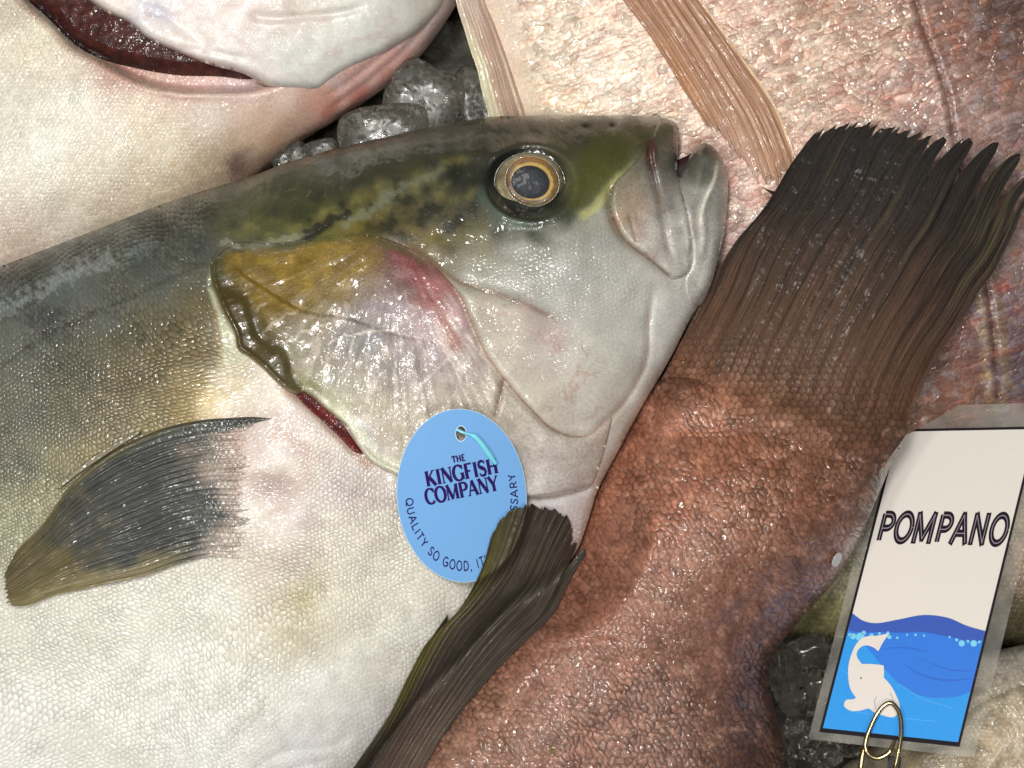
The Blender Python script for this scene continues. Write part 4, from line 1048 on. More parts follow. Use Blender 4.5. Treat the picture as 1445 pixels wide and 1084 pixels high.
# each letter: advance width, strokes (points, weight: t thick, n thin, v swelling), serifs (x, y, half width)
GLY = {
    'T': (.82, [([(.41, 0), (.41, 1)], 't'), ([(.04, .97), (.78, .97)], 'n'), ([(.05, .97), (.05, .74)], 'n'), ([(.77, .97), (.77, .74)], 'n')], [(.41, 0, .17)], 2),
    'H': (.98, [([(.2, 0), (.2, 1)], 't'), ([(.78, 0), (.78, 1)], 't'), ([(.2, .52), (.78, .52)], 'n')], [(.2, 0, .17), (.2, 1, .17), (.78, 0, .17), (.78, 1, .17)], 3),
    'E': (.8, [([(.2, 0), (.2, 1)], 't'), ([(.1, .97), (.7, .97)], 'n'), ([(.2, .52), (.56, .52)], 'n'), ([(.1, .03), (.74, .03)], 'n')], [], 4),
    'K': (.95, [([(.2, 0), (.2, 1)], 't'), ([(.22, .4), (.76, 1)], 'n'), ([(.38, .56), (.84, 0)], 't')], [(.2, 0, .17), (.2, 1, .17), (.8, 0, .15), (.76, 1, .14)], 3),
    'I': (.42, [([(.21, 0), (.21, 1)], 't')], [(.21, 0, .17), (.21, 1, .17)], 1),
    'N': (1.0, [([(.16, 0), (.16, 1)], 'n'), ([(.16, 1), (.84, .02)], 't'), ([(.84, 0), (.84, 1)], 'n')], [(.16, 0, .14), (.1, 1, .12), (.84, 1, .14)], 3),
    'G': (.98, [(arc(.5, .5, .42, .5, 42, 325), 'v'), ([(.84, .04), (.84, .42)], 't'), ([(.86, .98), (.86, .7)], 'n')], [(.8, .42, .18)], 2),
    'F': (.78, [([(.2, 0), (.2, 1)], 't'), ([(.1, .97), (.72, .97)], 'n'), ([(.2, .5), (.56, .5)], 'n')], [(.2, 0, .18)], 3),
    'S': (.72, [([(.62, .8), (.56, .93), (.4, .99), (.2, .95), (.1, .8), (.14, .64), (.34, .53), (.54, .43), (.63, .26), (.55, .09), (.36, .01), (.18, .05), (.08, .2)], 'v')], [], 1),
    'C': (.92, [(arc(.5, .5, .42, .5, 42, 318), 'v'), ([(.84, .98), (.84, .7)], 'n')], [], 1),
    'O': (1.02, [(arc(.51, .5, .43, .5, 0, 360, 30), 'v')], [], 1),
    'M': (1.2, [([(.14, 0), (.18, 1)], 'n'), ([(.18, 1), (.58, .04)], 't'), ([(.58, .04), (1.0, 1)], 'n'), ([(1.0, 0), (1.0, 1)], 't')], [(.14, 0, .13), (.14, 1, .12), (1.0, 0, .16), (1.04, 1, .14)], 4),
    'P': (.82, [([(.2, 0), (.2, 1)], 't'), ([(.1, .97), (.42, .97)] + arc(.42, .72, .33, .25, 85, -85) + [(.22, .46)], 'v')], [(.2, 0, .18)], 2),
    'A': (.95, [([(.08, 0), (.46, 1)], 'n'), ([(.46, 1), (.84, 0)], 't'), ([(.2, .34), (.7, .34)], 'n')], [(.08, 0, .14), (.84, 0, .16)], 3),
    'Y': (.9, [([(.08, 1), (.45, .45)], 't'), ([(.84, 1), (.45, .45)], 'n'), ([(.45, 0), (.45, .47)], 't')], [(.1, 1, .15), (.82, 1, .13), (.45, 0, .17)], 3),
    'Q': (1.02, [(arc(.51, .5, .43, .5, 0, 360, 30), 'v'), ([(.55, .22), (.92, -.12)], 'n')], [], 2),
    'U': (.94, [([(.14, 1), (.14, .32)] + arc(.47, .32, .33, .32, 180, 360) + [(.8, 1)], 'n')], [], 1),
    'L': (.7, [([(.16, 1), (.16, .03), (.66, .03)], 'n')], [], 1),
    'D': (.98, [([(.16, 0), (.16, 1)], 'n'), ([(.16, .98), (.42, .98)] + arc(.42, .5, .44, .48, 88, -88) + [(.16, .02)], 'n')], [], 2),
    'R': (.86, [([(.16, 0), (.16, 1)], 'n'), ([(.16, .98), (.42, .98)] + arc(.42, .73, .32, .25, 85, -85) + [(.18, .48)], 'n'), ([(.42, .48), (.8, 0)], 'n')], [], 3),
    ',': (.36, [([(.18, .08), (.1, -.18)], 'n')], [], 1), "'": (.3, [([(.15, 1), (.13, .76)], 'n')], [], 1), ' ': (.45, [], [], 0),
}
SANS = {'M': [([(.12, 0), (.12, 1), (.56, .1), (1.0, 1), (1.0, 0)], 'n')], 'S': GLY['S'][1], 'P': [([(.16, 0), (.16, 1)], 'n'), ([(.16, .98), (.42, .98)] + arc(.42, .72, .32, .26, 85, -85) + [(.16, .46)], 'n')],
        'G': [(arc(.5, .5, .42, .5, 45, 325), 'n'), ([(.52, .46), (.86, .46), (.86, .14)], 'n')], 'N': [([(.14, 0), (.14, 1), (.8, 0), (.8, 1)], 'n')], 'E': [([(.66, .98), (.16, .98), (.16, .02), (.68, .02)], 'n'), ([(.16, .52), (.58, .52)], 'n')],
        'T': [([(.41, 0), (.41, 1)], 'n'), ([(.04, .98), (.78, .98)], 'n')], 'I': [([(.21, 0), (.21, 1)], 'n')], 'C': [(arc(.5, .5, .42, .5, 45, 315), 'n')], 'A': [([(.06, 0), (.46, 1), (.86, 0)], 'n'), ([(.2, .33), (.72, .33)], 'n')]}


def ribbon(P, w):
    P = np.asarray(P, float)
    T = np.gradient(P, axis=0); T /= np.linalg.norm(T, axis=1)[:, None] + 1e-9
    # mitre inner corners
    N = np.stack([-T[:, 1], T[:, 0]], -1)
    w = np.broadcast_to(w, (len(P),))
    return P + N * w[:, None] / 2, P - N * w[:, None] / 2


def letter(ch, serif, thick, thin, width=1.0):
    """list of quads strips in letter space"""
    adv, strokes, ser, _ = GLY[ch]
    if not serif and ch in SANS: strokes = SANS[ch]
    out = []
    for pts, k in strokes:
        P = np.asarray(pts, float)
        if not serif: k = 'n'
        if len(P) == 2 or k == 'n' and len(P) < 8:
            # polyline: separate pieces, slightly overlapping at corners
            for a, b in zip(P[:-1], P[1:]):
                w = thick if k == 't' else thin
                d = (b - a) / (np.linalg.norm(b - a) + 1e-9)
                e = w * .32 if len(P) > 2 else 0
                out.append(ribbon([a - d * e, b + d * e], w))
        else:
            T = np.gradient(P, axis=0); T /= np.linalg.norm(T, axis=1)[:, None] + 1e-9
            w = thin + (thick - thin) * np.abs(T[:, 1]) ** 1.3 if (k == 'v' and ch != 'S') else thin + (thick - thin) * np.abs(np.interp(np.linspace(0, 1, len(P)), [0, .5, 1], [0, 1, 0])) if ch == 'S' and serif else np.full(len(P), thin)
            out.append(ribbon(P, w))
    if serif:
        for x, y, hw in ser:
            yy = y + (.03 if y < .5 else -.03)
            out.append(ribbon([(x - hw, yy), (x + hw, yy)], .06))
    return adv, out


def text_mesh(name, text, place, mat, parent, serif, thick, thin, gap=.04, zf=None, lift=.6):
    """place(X) maps letter-space points (running advance, height) to layout points"""
    V = []; F = []; x0 = 0.0; k = 0; tot = sum(GLY[c][0] + gap for c in text) - gap
    for ch in text:
        adv, st = letter(ch, serif, thick, thin)
        for L, R in st:
            n = len(L); b = len(V)
            A = np.concatenate([L, R]); A[:, 0] += x0
            px = place(A, tot)
            z = zf(px[:, 0], px[:, 1]) + lift + .035 * (k % 4)
            V.extend(W(px[:, 0], px[:, 1], z)); k += 1
            F.extend([[b + i, b + i + 1, b + n + i + 1, b + n + i] for i in range(n - 1)])
        x0 += adv + gap
    return mesh_obj(name, np.array(V), F, mat, parent, smooth=False)


def straight(p0, p1, cap, up=None):
    p0 = np.array(p0, float); p1 = np.array(p1, float); d = p1 - p0; u = d / np.linalg.norm(d)
    upv = np.array([u[1], -u[0]]) if up is None else np.array(up, float) / np.linalg.norm(up)
    return lambda A, tot: p0 + (A[:, :1] / tot) * d + A[:, 1:] * cap * upv


def around(rx, ry, a0, a1, cap):
    def f(A, tot):
        a = np.radians(a0 + (a1 - a0) * A[:, 0] / tot)
        c, s_ = np.cos(a), np.sin(a); k = 1 - A[:, 1] * cap / ((rx + ry) / 2)
        ex, ey = rx * k * c, ry * k * s_
        return np.stack([TC[0] + ex * math.cos(TTILT) - ey * math.sin(TTILT), TC[1] + ex * math.sin(TTILT) + ey * math.cos(TTILT)], -1)
    return f


text_mesh('lettering', 'THE', straight((638.5, 653.5), (657.5, 650.0), 9.2), M_ink, swing, True, .3, .17, zf=tag_z)
text_mesh('lettering', 'KINGFISH', straight((602, 687), (704, 667.5), 21.5), M_ink, swing, True, .28, .12, gap=.02, zf=tag_z)
text_mesh('lettering', 'COMPANY', straight((602, 712.5), (705, 692), 21.5), M_ink, swing, True, .28, .12, gap=.0, zf=tag_z)
text_mesh('lettering', "QUALITY SO GOOD, IT'S UNNECESSARY", around(79, 106, 181, -15, 11.5), M_ink, swing, False, .16, .16, gap=.16, zf=tag_z)

# turquoise plastic loop through the hole
M_cord = simple('turquoise_plastic', (120, 206, 226), .3, .4, noise=.03)
cp = spl([(644, 606), (655, 611), (663, 613), (671, 617), (680, 627), (690, 641), (700, 655)], 1.2)
cz = np.interp(np.linspace(0, 1, len(cp)), [0, .12, .3, .6, 1], [-2, 3, 4, 4.5, 3]) + tag_z(cp[:, 0], cp[:, 1])
tube('loop', W(cp[:, 0], cp[:, 1], cz), S * np.interp(np.linspace(0, 1, len(cp)), [0, .28, .36, .8, 1], [1.6, 1.6, 3.4, 3.9, 2.2]), M_cord, swing, 12, .6)

# ================================================================ dark fin of the brown fish lying over tag and belly
D_A = [(470, 1125), (499, 1084), (548, 1011), (575, 957), (602, 908), (632, 880), (655, 850), (672, 820), (684, 790), (694, 752)]
D_B = [(560, 1150), (593, 1092), (618, 1050), (648, 1008), (692, 955), (738, 908), (780, 866), (808, 812), (826, 784), (833, 776)]
D_BASE = [(470, 1125), (520, 1140), (560, 1150)]
D_END = [(694, 752), (712, 724), (742, 709), (765, 711), (788, 718), (806, 728), (812, 752), (824, 768), (833, 776)]


def d_under(x, y):
    kz = king_top(x, y); kz = np.where(K.d(x, y) > 0, kz, -60)
    bz = np.where(B.d(x, y) > 0, brown_z(x, y), -60)
    e = ((x - TC[0]) / (TRX + 3)) ** 2 + ((y - TC[1]) / (TRY + 3)) ** 2
    tz = np.where(e < 1, tag_z(x, y), -60)
    return np.maximum(np.maximum(kz, bz), tz)


def d_z(x, y, u, v):
    lo = d_under(x, y)
    z = lo.copy()
    for _ in range(4):
        z = np.maximum(blur(z, 40), lo + 3)
    return blur(z, 4) + 2 + 5 * np.sin(np.pi * v)


def d_col(x, y, u, v):
    n = fbm(v * 70, u * 4, 1, 4, 72); n3 = fbm(v * 18, u * 2, 1, 3, 75)
    c = mix(lin((54, 48, 43)), lin((92, 83, 73)), n[..., None])
    ol = ss(.42, .1, v + (n3 - .5) * .4) * ss(.12, .45, u)
    c = mix(c, mix(lin((70, 66, 26)), lin((122, 114, 50)), n[..., None]), (ol * .8)[..., None])
    c = mix(c, lin((44, 40, 34)) * np.ones_like(c), (ss(.8, 1., u) * .6)[..., None])
    c = mix(c, mix(lin((84, 66, 58)), lin((116, 94, 82)), n[..., None]), (ss(.5, .12, u) * ss(.2, .6, v) * .75)[..., None])
    c = mix(c, lin((28, 24, 20)) * np.ones_like(c), (ss(.42, .28, n3) * .3)[..., None])
    return c


_st2 = np.sort(rs.random(30)); _sa2 = .008 + .02 * rs.random(31)


def jag_d(V):
    k = np.searchsorted(_st2, V); lo = np.concatenate([[0], _st2])[k]; hi = np.concatenate([_st2, [1]])[k]
    f = (V - lo) / np.maximum(hi - lo, 1e-4)
    return _sa2[k] * f * .8 + .03 * np.exp(-((V - .86) / .012) ** 2) + .07 * ss(.03, 0, np.abs(V - .93)) + .012 * fbm(V * 80, V * 0, 1, 2, 9)


dorsal = fin('dorsal_fin', D_A, D_B, D_BASE, D_END, 180, 300, d_z, d_col, jag_d, 2.2, M_dors, brown, ridge=1.7, nray=15)
sp2 = fin('spine', [(592, 935), (606, 905), (632, 867)], [(612, 925), (626, 896), (632, 867)], [(592, 935), (612, 925)], [(632, 867), (632.5, 867.5)], 20, 8, lambda x, y, u, v: d_under(x, y) + 7, lambda x, y, u, v: np.ones(x.shape + (3,)) * mix(lin((92, 88, 44)), lin((48, 42, 34)), u[..., None]), lambda v: 0 * v, 3, M_tail, brown)

# ================================================================ pale fish, upper left
P_OUT = spl([(668, -60), (652, -15), (642, 10), (607, 62), (580, 93), (528, 135), (469, 173), (435, 194), (400, 221), (340, 275), (250, 350), (120, 420), (-20, 480), (-200, 540), (-380, 500), (-450, 300), (-420, 50), (-300, -160), (-60, -290), (250, -300), (520, -220), (650, -130)], 5, True)
P = Relief(P_OUT, -150, 150, 260)
PG_EDGE = [(88, -30), (125, 0), (149, 17), (180, 31), (208, 54), (249, 73), (298, 92), (343, 104), (381, 123), (429, 129), (452, 128), (469, 116), (504, 95), (549, 74), (594, 45), (621, 17), (632, -8), (645, -50)]
P_SLIT = [(15, -25), (35, 0), (69, 31), (104, 66), (135, 83), (173, 104), (208, 119), (249, 130), (300, 134), (350, 134)]


def pale_z(x, y, d=None):
    z = P.h(x, y)
    z = z + (fbm(x, y, 110, 3, 44) - .5) * 16
    # gill opening sunk between its edges
    m = region(x, y, [(10, -40), (35, 0), (69, 31), (104, 66), (135, 83), (173, 104), (208, 119), (250, 127), (300, 128), (360, 126), (400, 110), (300, 60), (200, 0), (120, -60)], 7)
    z = z - 36 * m
    dd, t, _ = line_d(x, y, P_SLIT, 40)
    z = z + 5 * np.exp(-(dd / 6) ** 2) * taper(t, .05, .25)
    dd, t, _ = line_d(x, y, [(469, 172), (520, 138), (575, 92), (606, 58), (640, 5)], 60)
    for k in (18, 34):
        z = z - 4 * np.exp(-((dd - k) / 4) ** 2) * taper(t)
    return under(z, x, y, K, -30, .9, 10)


PC = [(50, 60, (208, 196, 170)), (20, 150, (206, 198, 176)), (100, 150, (212, 204, 184)), (60, 220, (214, 208, 190)), (160, 200, (206, 196, 172)), (200, 160, (204, 186, 158)), (250, 200, (204, 190, 162)), (300, 170, (204, 188, 168)), (340, 160, (206, 178, 156)), (350, 200, (194, 168, 138)), (300, 240, (176, 154, 126)), (340, 225, (128, 100, 84)),
      (240, 260, (178, 160, 132)), (160, 290, (178, 160, 136)), (80, 300, (186, 172, 152)), (20, 340, (184, 164, 144)), (60, 260, (206, 196, 174)), (120, 240, (204, 192, 166)), (380, 170, (208, 176, 150)), (400, 145, (208, 182, 166)), (420, 160, (204, 164, 142)), (450, 150, (200, 148, 128)), (390, 200, (182, 146, 118)), (480, 130, (204, 176, 164)), (500, 140, (196, 136, 120)),
      (530, 110, (200, 158, 144)), (560, 90, (196, 150, 138)), (590, 70, (188, 160, 150)), (420, 190, (176, 140, 116)), (280, 120, (198, 160, 148)), (340, 125, (194, 162, 156)), (250, 112, (180, 138, 122)), (200, 96, (172, 124, 108)), (170, 85, (164, 118, 100)), (-150, 200, (206, 198, 178)), (-100, 0, (200, 190, 170)), (30, 10, (188, 174, 150)), (620, 20, (172, 154, 146))]


def pale_col(x, y, d):
    c = np.array([.98, 1.02, 1.1]) * idw(x + (fbm(x, y, 40, 3, 1) - .5) * 36, y + (fbm(x, y, 40, 3, 2) - .5) * 36, PC)
    dd, t, _ = line_d(x, y, P_SLIT, 30)
    c = mix(c, lin((196, 178, 160)) * np.ones_like(c), .5 * ss(6, 2, dd))
    c = mix(c, lin((140, 108, 88)) * np.ones_like(c), .6 * ss(5, 2, np.abs(dd - 8)) * ss(.6, .3, t))
    m = region(x, y, [(330, 215), (355, 210), (345, 225), (325, 236)], 9, 4)
    c = mix(c, lin((92, 78, 74)) * np.ones_like(c), .6 * m)
    dd = np.hypot(x - 244, y - 232)
    c = mix(c, lin((176, 136, 84)) * np.ones_like(c), .5 * ss(6, 2, dd))
    n = fbm(x + y, (y - x) * .3, 16, 3, 77); m = region(x, y, [(430, 170), (480, 130), (560, 85), (600, 60), (560, 100), (470, 165)], 9)
    c = mix(c, lin((184, 104, 88)) * np.ones_like(c), .55 * m * ss(.45, .65, n))
    return c


M_palef = skin('pale_skin', cell=6.5, warp2=.25, bump=.28, dark=.07, cvar=.12, n1=.06, n2=.13, n2s=4.5, micro=.5, rough=.42, coat=.5, crough=.17, sss=.06)
pale = blob('pale_fish', P_OUT, 4.0, lambda x, y, d: pale_z(x, y), M_palef, None, pale_col, lambda x, y, d: {'sc': .85 - .75 * region(x, y, [(250, 130), (350, 130), (470, 110), (640, 0), (600, 100), (400, 230), (330, 200)], 25)}, rel=P)
tag(pale, 'large cream white fish with an open gill slit, in the upper left corner', 'fish')

PG_OUT = spl([(60, -60)] + PG_EDGE + [(600, -160), (400, -230), (200, -200)], 4, True)


def pg_z(x, y, d):
    lip = np.sqrt(np.clip(1 - (1 - np.clip(d / 16, 0, 1)) ** 2, 0, 1))
    z = P.h(x, y) - 14 + 26 * lip + (fbm(x, y, 60, 3, 55) - .5) * 10
    dd, t, _ = line_d(x, y, [(345, 20), (380, 26), (420, 24), (470, 20), (520, 8)], 40)
    z = z - 5 * np.exp(-(dd / 6) ** 2) * taper(t)
    dd, t, _ = line_d(x, y, [(200, 5), (230, 20), (260, 40), (300, 70)], 50)
    z = z - 4 * np.exp(-(dd / 10) ** 2) * taper(t)
    dd, t, _ = line_d(x, y, [(250, 66), (300, 74), (350, 84)], 50)
    z = z - 3 * np.exp(-(dd / 5) ** 2) * taper(t)
    return z


def pg_col(x, y, d):
    c = idw(x + (fbm(x, y, 50, 3, 3) - .5) * 40, y + (fbm(x, y, 50, 3, 4) - .5) * 40, [(150, -10, (216, 206, 196)), (220, 10, (204, 200, 204)), (260, 50, (216, 206, 200)), (350, 20, (210, 198, 192)), (350, 70, (212, 206, 200)), (420, 90, (206, 206, 200)), (500, 40, (208, 208, 202)), (560, 20, (204, 202, 196)), (450, 10, (206, 200, 190)), (400, 0, (204, 190, 182)), (380, 110, (208, 200, 194)), (600, 10, (190, 186, 178))])
    c = mix(c, lin((176, 128, 116)) * np.ones_like(c), .5 * ss(4, 1, d))
    n = np.abs(fbm(x * .6, y * 1.6, 50, 4, 81) - .5)
    c = mix(c, lin((186, 160, 156)) * np.ones_like(c), .35 * ss(.05, 0, n))
    m = region(x, y, [(200, 5), (225, 10), (250, 30), (236, 32), (210, 18)], 7, 3)
    c = mix(c, lin((176, 174, 196)) * np.ones_like(c), .6 * m)
    return c


M_pg = skin('pale_bone_skin', cell=6, bump=.3, dark=.1, n1=.06, n2=.06, n2s=5, micro=.3, rough=.42, coat=.45, crough=.18, sss=.08)
blob('gill_cover', PG_OUT, 3.2, pg_z, M_pg, pale, pg_col, lambda x, y, d: {'sc': np.full(len(x), .2)}, zbot=lambda x, y, d, z: z - 6 - np.clip(d, 0, 6))
PGL = spl([(5, -60), (35, -5), (69, 27), (104, 62), (140, 82), (190, 96), (250, 106), (310, 108), (350, 112), (370, 106), (300, 60), (220, 10), (130, -50), (60, -90)], 4, True)


def pgl_col(x, y, d):
    u = fbm(x * .35 + y * .9, x * .9 - y * .5, 7, 3, 90)
    c = mix(lin((30, 10, 9)), lin((78, 34, 28)), u[..., None])
    dd, t, _ = line_d(x, y, [(50, 20), (90, 62), (140, 90), (200, 106), (260, 112), (340, 116)], 60)
    return mix(c, lin((22, 8, 8)) * np.ones_like(c), .8 * ss(16, 5, np.abs(dd - 8)) * ss(.75, .35, t))


blob('gill', PGL, 2.6, lambda x, y, d: pale_z(x, y) + 2 + 16 * np.clip(d / 20, 0, 1) + 4 * (fbm(x * .4 + y, x - y * .3, 8, 2, 91) - .5), M_gill, pale, pgl_col, lambda x, y, d: {'sc': np.full(len(x), .5)}, zbot=lambda x, y, d, z: z - 12)

# ================================================================ pink snapper, upper right
S_OUT = spl([(600, -220), (630, -80), (642, 0), (656, 45), (673, 97), (682, 130), (691, 163), (712, 230), (790, 330), (900, 420), (960, 520), (1060, 600), (1200, 660), (1380, 640), (1500, 610), (1640, 480), (1720, 200), (1680, -100), (1500, -260), (1100, -320), (800, -300)], 5, True)
SN = Relief(S_OUT, -150, 120, 300)


def snap_z(x, y, d=None):
    z = SN.h(x, y) + (fbm(x, y, 120, 3, 61) - .5) * 22
    z = z - 60 * ss(1250, 1560, x) - 24 * ss(420, 620, y)
    dd, t, _ = line_d(x, y, [(1285, -40), (1297, 20), (1318, 80), (1335, 130), (1346, 190), (1362, 270), (1392, 400), (1402, 470), (1408, 560)], 40)
    z = z - 5 * np.exp(-(dd / 4) ** 2) + 3 * np.exp(-((dd - 9) / 4) ** 2)
    z = under(z, x, y, K, -40, .9, 10)
    return under(z, x, y, B, -60, .8, 10)


SC = [(760, 40, (226, 204, 178)), (720, 130, (220, 200, 170)), (850, 100, (228, 206, 182)), (800, 150, (226, 204, 170)), (900, 60, (224, 196, 170)), (1000, 100, (218, 190, 164)), (1050, 150, (218, 188, 160)), (1040, 30, (210, 176, 152)), (1100, 60, (204, 170, 148)), (1150, 100, (202, 172, 146)), (1150, 20, (186, 148, 122)), (1200, 140, (196, 160, 138)), (1250, 50, (176, 140, 116)), (1280, 130, (186, 150, 134)),  # samples darken to the right, carrying the shading of the far side
      (1330, 40, (146, 108, 92)), (1350, 110, (158, 126, 112)), (1400, 60, (120, 88, 76)), (1430, 20, (92, 66, 58)), (1420, 130, (142, 112, 98)), (1380, 170, (168, 140, 128)), (1440, 180, (140, 116, 110)), (1040, 310, (196, 166, 150)), (1040, 240, (206, 168, 150)), (1330, 500, (120, 86, 74)), (1400, 430, (128, 104, 104)), (1430, 520, (110, 92, 96)), (1350, 560, (140, 98, 80)), (1420, 360, (140, 116, 108)), (1300, 540, (104, 66, 48)), (700, 20, (214, 192, 172))]


def snap_col(x, y, d):
    c = np.array([1.0, 1.05, 1.14]) * idw(x + (fbm(x, y, 40, 3, 1) - .5) * 60, y + (fbm(x, y, 40, 3, 2) - .5) * 60, SC)
    a = math.radians(-22); u = x * math.cos(a) + y * math.sin(a); v = -x * math.sin(a) + y * math.cos(a)
    n = fbm(u * .45, v * 1.2, 13, 3, 95)
    red = ss(880, 1150, x) * .5 + .35
    c = mix(c, lin((186, 112, 90)) * np.ones_like(c), ss(.54, .74, n) * red * .35)
    n = fbm(u * .6, v, 9, 2, 97)
    c = mix(c, lin((236, 222, 200)) * np.ones_like(c), ss(.6, .75, n) * .45 * ss(1400, 1150, x))  # cream flecks: specular shards of the scales painted into the colour
    n = fbm(x, y, 14, 2, 99)
    c = mix(c, lin((174, 176, 190)) * np.ones_like(c), ss(.62, .82, n) * .25 * ss(1150, 1350, x))
    n = fbm(x, y, 8, 2, 101)
    c = mix(c, lin((206, 180, 122)) * np.ones_like(c), ss(.66, .84, n) * .22 * ss(1340, 1400, x))
    for ln in ([(1285, -40), (1297, 20), (1318, 80), (1335, 130), (1346, 190), (1362, 270)], [(1386, 380), (1396, 430), (1402, 480), (1408, 560)]):
        dd, t, _ = line_d(x, y, ln, 30)
        c = mix(c, lin((98, 60, 48)) * np.ones_like(c), .75 * ss(6, 2, dd + (fbm(x, y, 10, 2, 4) - .5) * 4))
        c = mix(c, lin((190, 168, 112)) * np.ones_like(c), .25 * ss(9, 3, np.abs(dd - 13) + (fbm(x, y, 6, 2, 44) - .5) * 22) * ss(300, 420, y))
    dd = np.hypot((x - 1412) / 14, (y - 405) / 9)
    c = mix(c, lin((172, 84, 58)) * np.ones_like(c), .5 * ss(1.3, .6, dd + (fbm(x, y, 9, 2, 4) - .5)))
    # bare cream skin at the breast
    m = region(x, y, [(620, -60), (700, -60), (722, 40), (752, 170), (690, 175), (660, 80)], 12)
    c = mix(c, lin((220, 198, 178)) * np.ones_like(c), .8 * m)
    return c


def uv_snap(x, y):
    a = math.radians(22); c, s_ = math.cos(a), math.sin(a)
    return np.stack([x * c - y * s_, -(x * s_ + y * c)], -1)


M_snap = skin('pink_scales', cell=12, ax=.75, ay=1.2, bump=.55, dark=.05, cvar=.26, n1=.08, n2=.14, n2s=4, micro=.6, rough=.36, coat=1.0, crough=.06, spec=.6, warp=.7, warp2=.3, imb=.9, glint=1.5, streaks=((.75, (.80, .63, .57), 34, 9, .0, .5, .62), (.8, (1.4, 1.46, 1.5), 24, 7, .1, .55, .66), (.4, (.72, .62, .58), 12, 14, -.3, .54, .66)))  # brightening streak puts scale glints into the colour
snap_ = blob('pink_snapper', S_OUT, 4.0, lambda x, y, d: snap_z(x, y), M_snap, None, snap_col, lambda x, y, d: {'sc': 1 - .9 * region(x, y, [(600, -100), (705, -100), (735, 60), (760, 180), (680, 190)], 14)}, uv_snap, rel=SN)
tag(snap_, 'pink and cream snapper with glittering scales, filling the upper right corner', 'fish')

M_pinkfin = skin('pink_fin_membrane', cell=8, bump=0, n1=.1, n2=.14, n2s=3, micro=.35, rough=.38, coat=.7, crough=.07, fibre=(60, .65))
F_A = [(830, -90), (852, -40), (880, 0), (912, 42), (945, 93), (966, 128), (990, 166), (1010, 205), (1026, 240)]
F_B = [(940, -90), (965, -40), (990, 0), (1031, 57), (1060, 98), (1080, 125), (1096, 152), (1121, 216), (1132, 262)]
F_BASE = [(830, -90), (885, -95), (940, -90)]
F_END = [(1026, 240), (1050, 262), (1075, 280), (1100, 285), (1132, 262)]


def f_col(x, y, u, v):
    n = fbm(v * 50, u * 3, 1, 4, 112)
    c = mix(lin((138, 92, 68)), lin((198, 156, 124)), n[..., None])
    c = mix(c, lin((110, 66, 48)) * np.ones_like(c), ((0.5 + .5 * np.cos(2 * np.pi * 9 * v)) ** 8 * .45)[..., None])
    c = mix(c, lin((214, 182, 140)) * np.ones_like(c), (ss(.955, .985, v) * .8)[..., None])
    c = mix(c, lin((168, 110, 60)) * np.ones_like(c), (ss(.35, .1, v) * .55 * ss(.3, .6, u))[..., None])
    c = mix(c, snap_col(x.ravel(), y.ravel(), None).reshape(x.shape + (3,)), (ss(.62, 1., u + (n - .5) * .4) * .6 * ss(.8, .4, v))[..., None])
    return c


fin('pelvic_fin', F_A, F_B, F_BASE, F_END, 130, 200, lambda x, y, u, v: snap_z(x, y) + 7 - 5 * ss(.6, 1, u) + 5 * np.sin(np.pi * v) * ss(1, .7, u), f_col, lambda V: .16 * fbm(V * 60, V * 0, 1, 3, 5) + .12 * ss(.6, .1, V), 1.6, M_pinkfin, snap_, ridge=2.2, nray=9)
E_A = [(630, -80), (643, 0), (656, 45), (664, 72), (673, 97), (679, 124), (688, 158), (700, 200)]
E_B = [(668, -80), (684, 0), (700, 40), (716, 84), (730, 126), (742, 162), (754, 200)]


def e_col(x, y, u, v):
    n = fbm(v * 30, u * 3, 1, 4, 122)
    c = mix(lin((170, 136, 116)), lin((206, 180, 158)), n[..., None])
    c = mix(c, lin((214, 206, 174)) * np.ones_like(c), ss(.36, .26, v + .14 * ss(.55, .3, u)) [..., None] * .9)
    c = mix(c, lin((200, 180, 166)) * np.ones_like(c), (ss(.55, .3, u) * .7)[..., None])
    c = mix(c, lin((230, 210, 188)) * np.ones_like(c), (np.exp(-((v - .86) / .05) ** 2) * .7)[..., None])
    c = mix(c, lin((178, 104, 94)) * np.ones_like(c), (np.exp(-((v - .84) / .05) ** 2) * ss(.6, .45, u) * .5)[..., None])
    return c


fin('breast_fin', E_A, E_B, [(630, -80), (650, -82), (668, -80)], [(700, 200), (726, 202), (754, 200)], 120, 60, lambda x, y, u, v: np.maximum(snap_z(x, y), -118 + 26 * v) + 5 + 7 * np.exp(-((v - .86) / .08) ** 2) - 6 * ss(.9, 1, v), e_col, lambda v: 0 * v, 3, M_pinkfin, snap_, ridge=1.2, nray=9)
# ================================================================ price card
c_TL, c_TR, c_BL = (1266, 606), (1465, 602), (1156, 1033)
card_z = plane_from([c_TL, c_TR, c_BL], [-125, -55, 5])
c_BR = (1354, 1054)


def sheet(name, poly, mat, parent, lift, thick=0.0, zf=card_z):
    poly = np.asarray(poly, float)
    if ((poly[:, 0] - np.roll(poly[:, 0], -1)) * (poly[:, 1] + np.roll(poly[:, 1], -1))).sum() < 0: poly = poly[::-1]
    z = zf(poly[:, 0], poly[:, 1]) + lift; n = len(poly)
    if thick <= 0:
        return mesh_obj(name, W(poly[:, 0], poly[:, 1], z), [list(range(n))], mat, parent, smooth=False)
    V = np.concatenate([W(poly[:, 0], poly[:, 1], z), W(poly[:, 0], poly[:, 1], z - thick)])
    F = [list(range(n)), list(range(2 * n - 1, n - 1, -1))] + [[(i + 1) % n, i, i + n, (i + 1) % n + n] for i in range(n)]
    return mesh_obj(name, V, F, mat, parent, smooth=False)


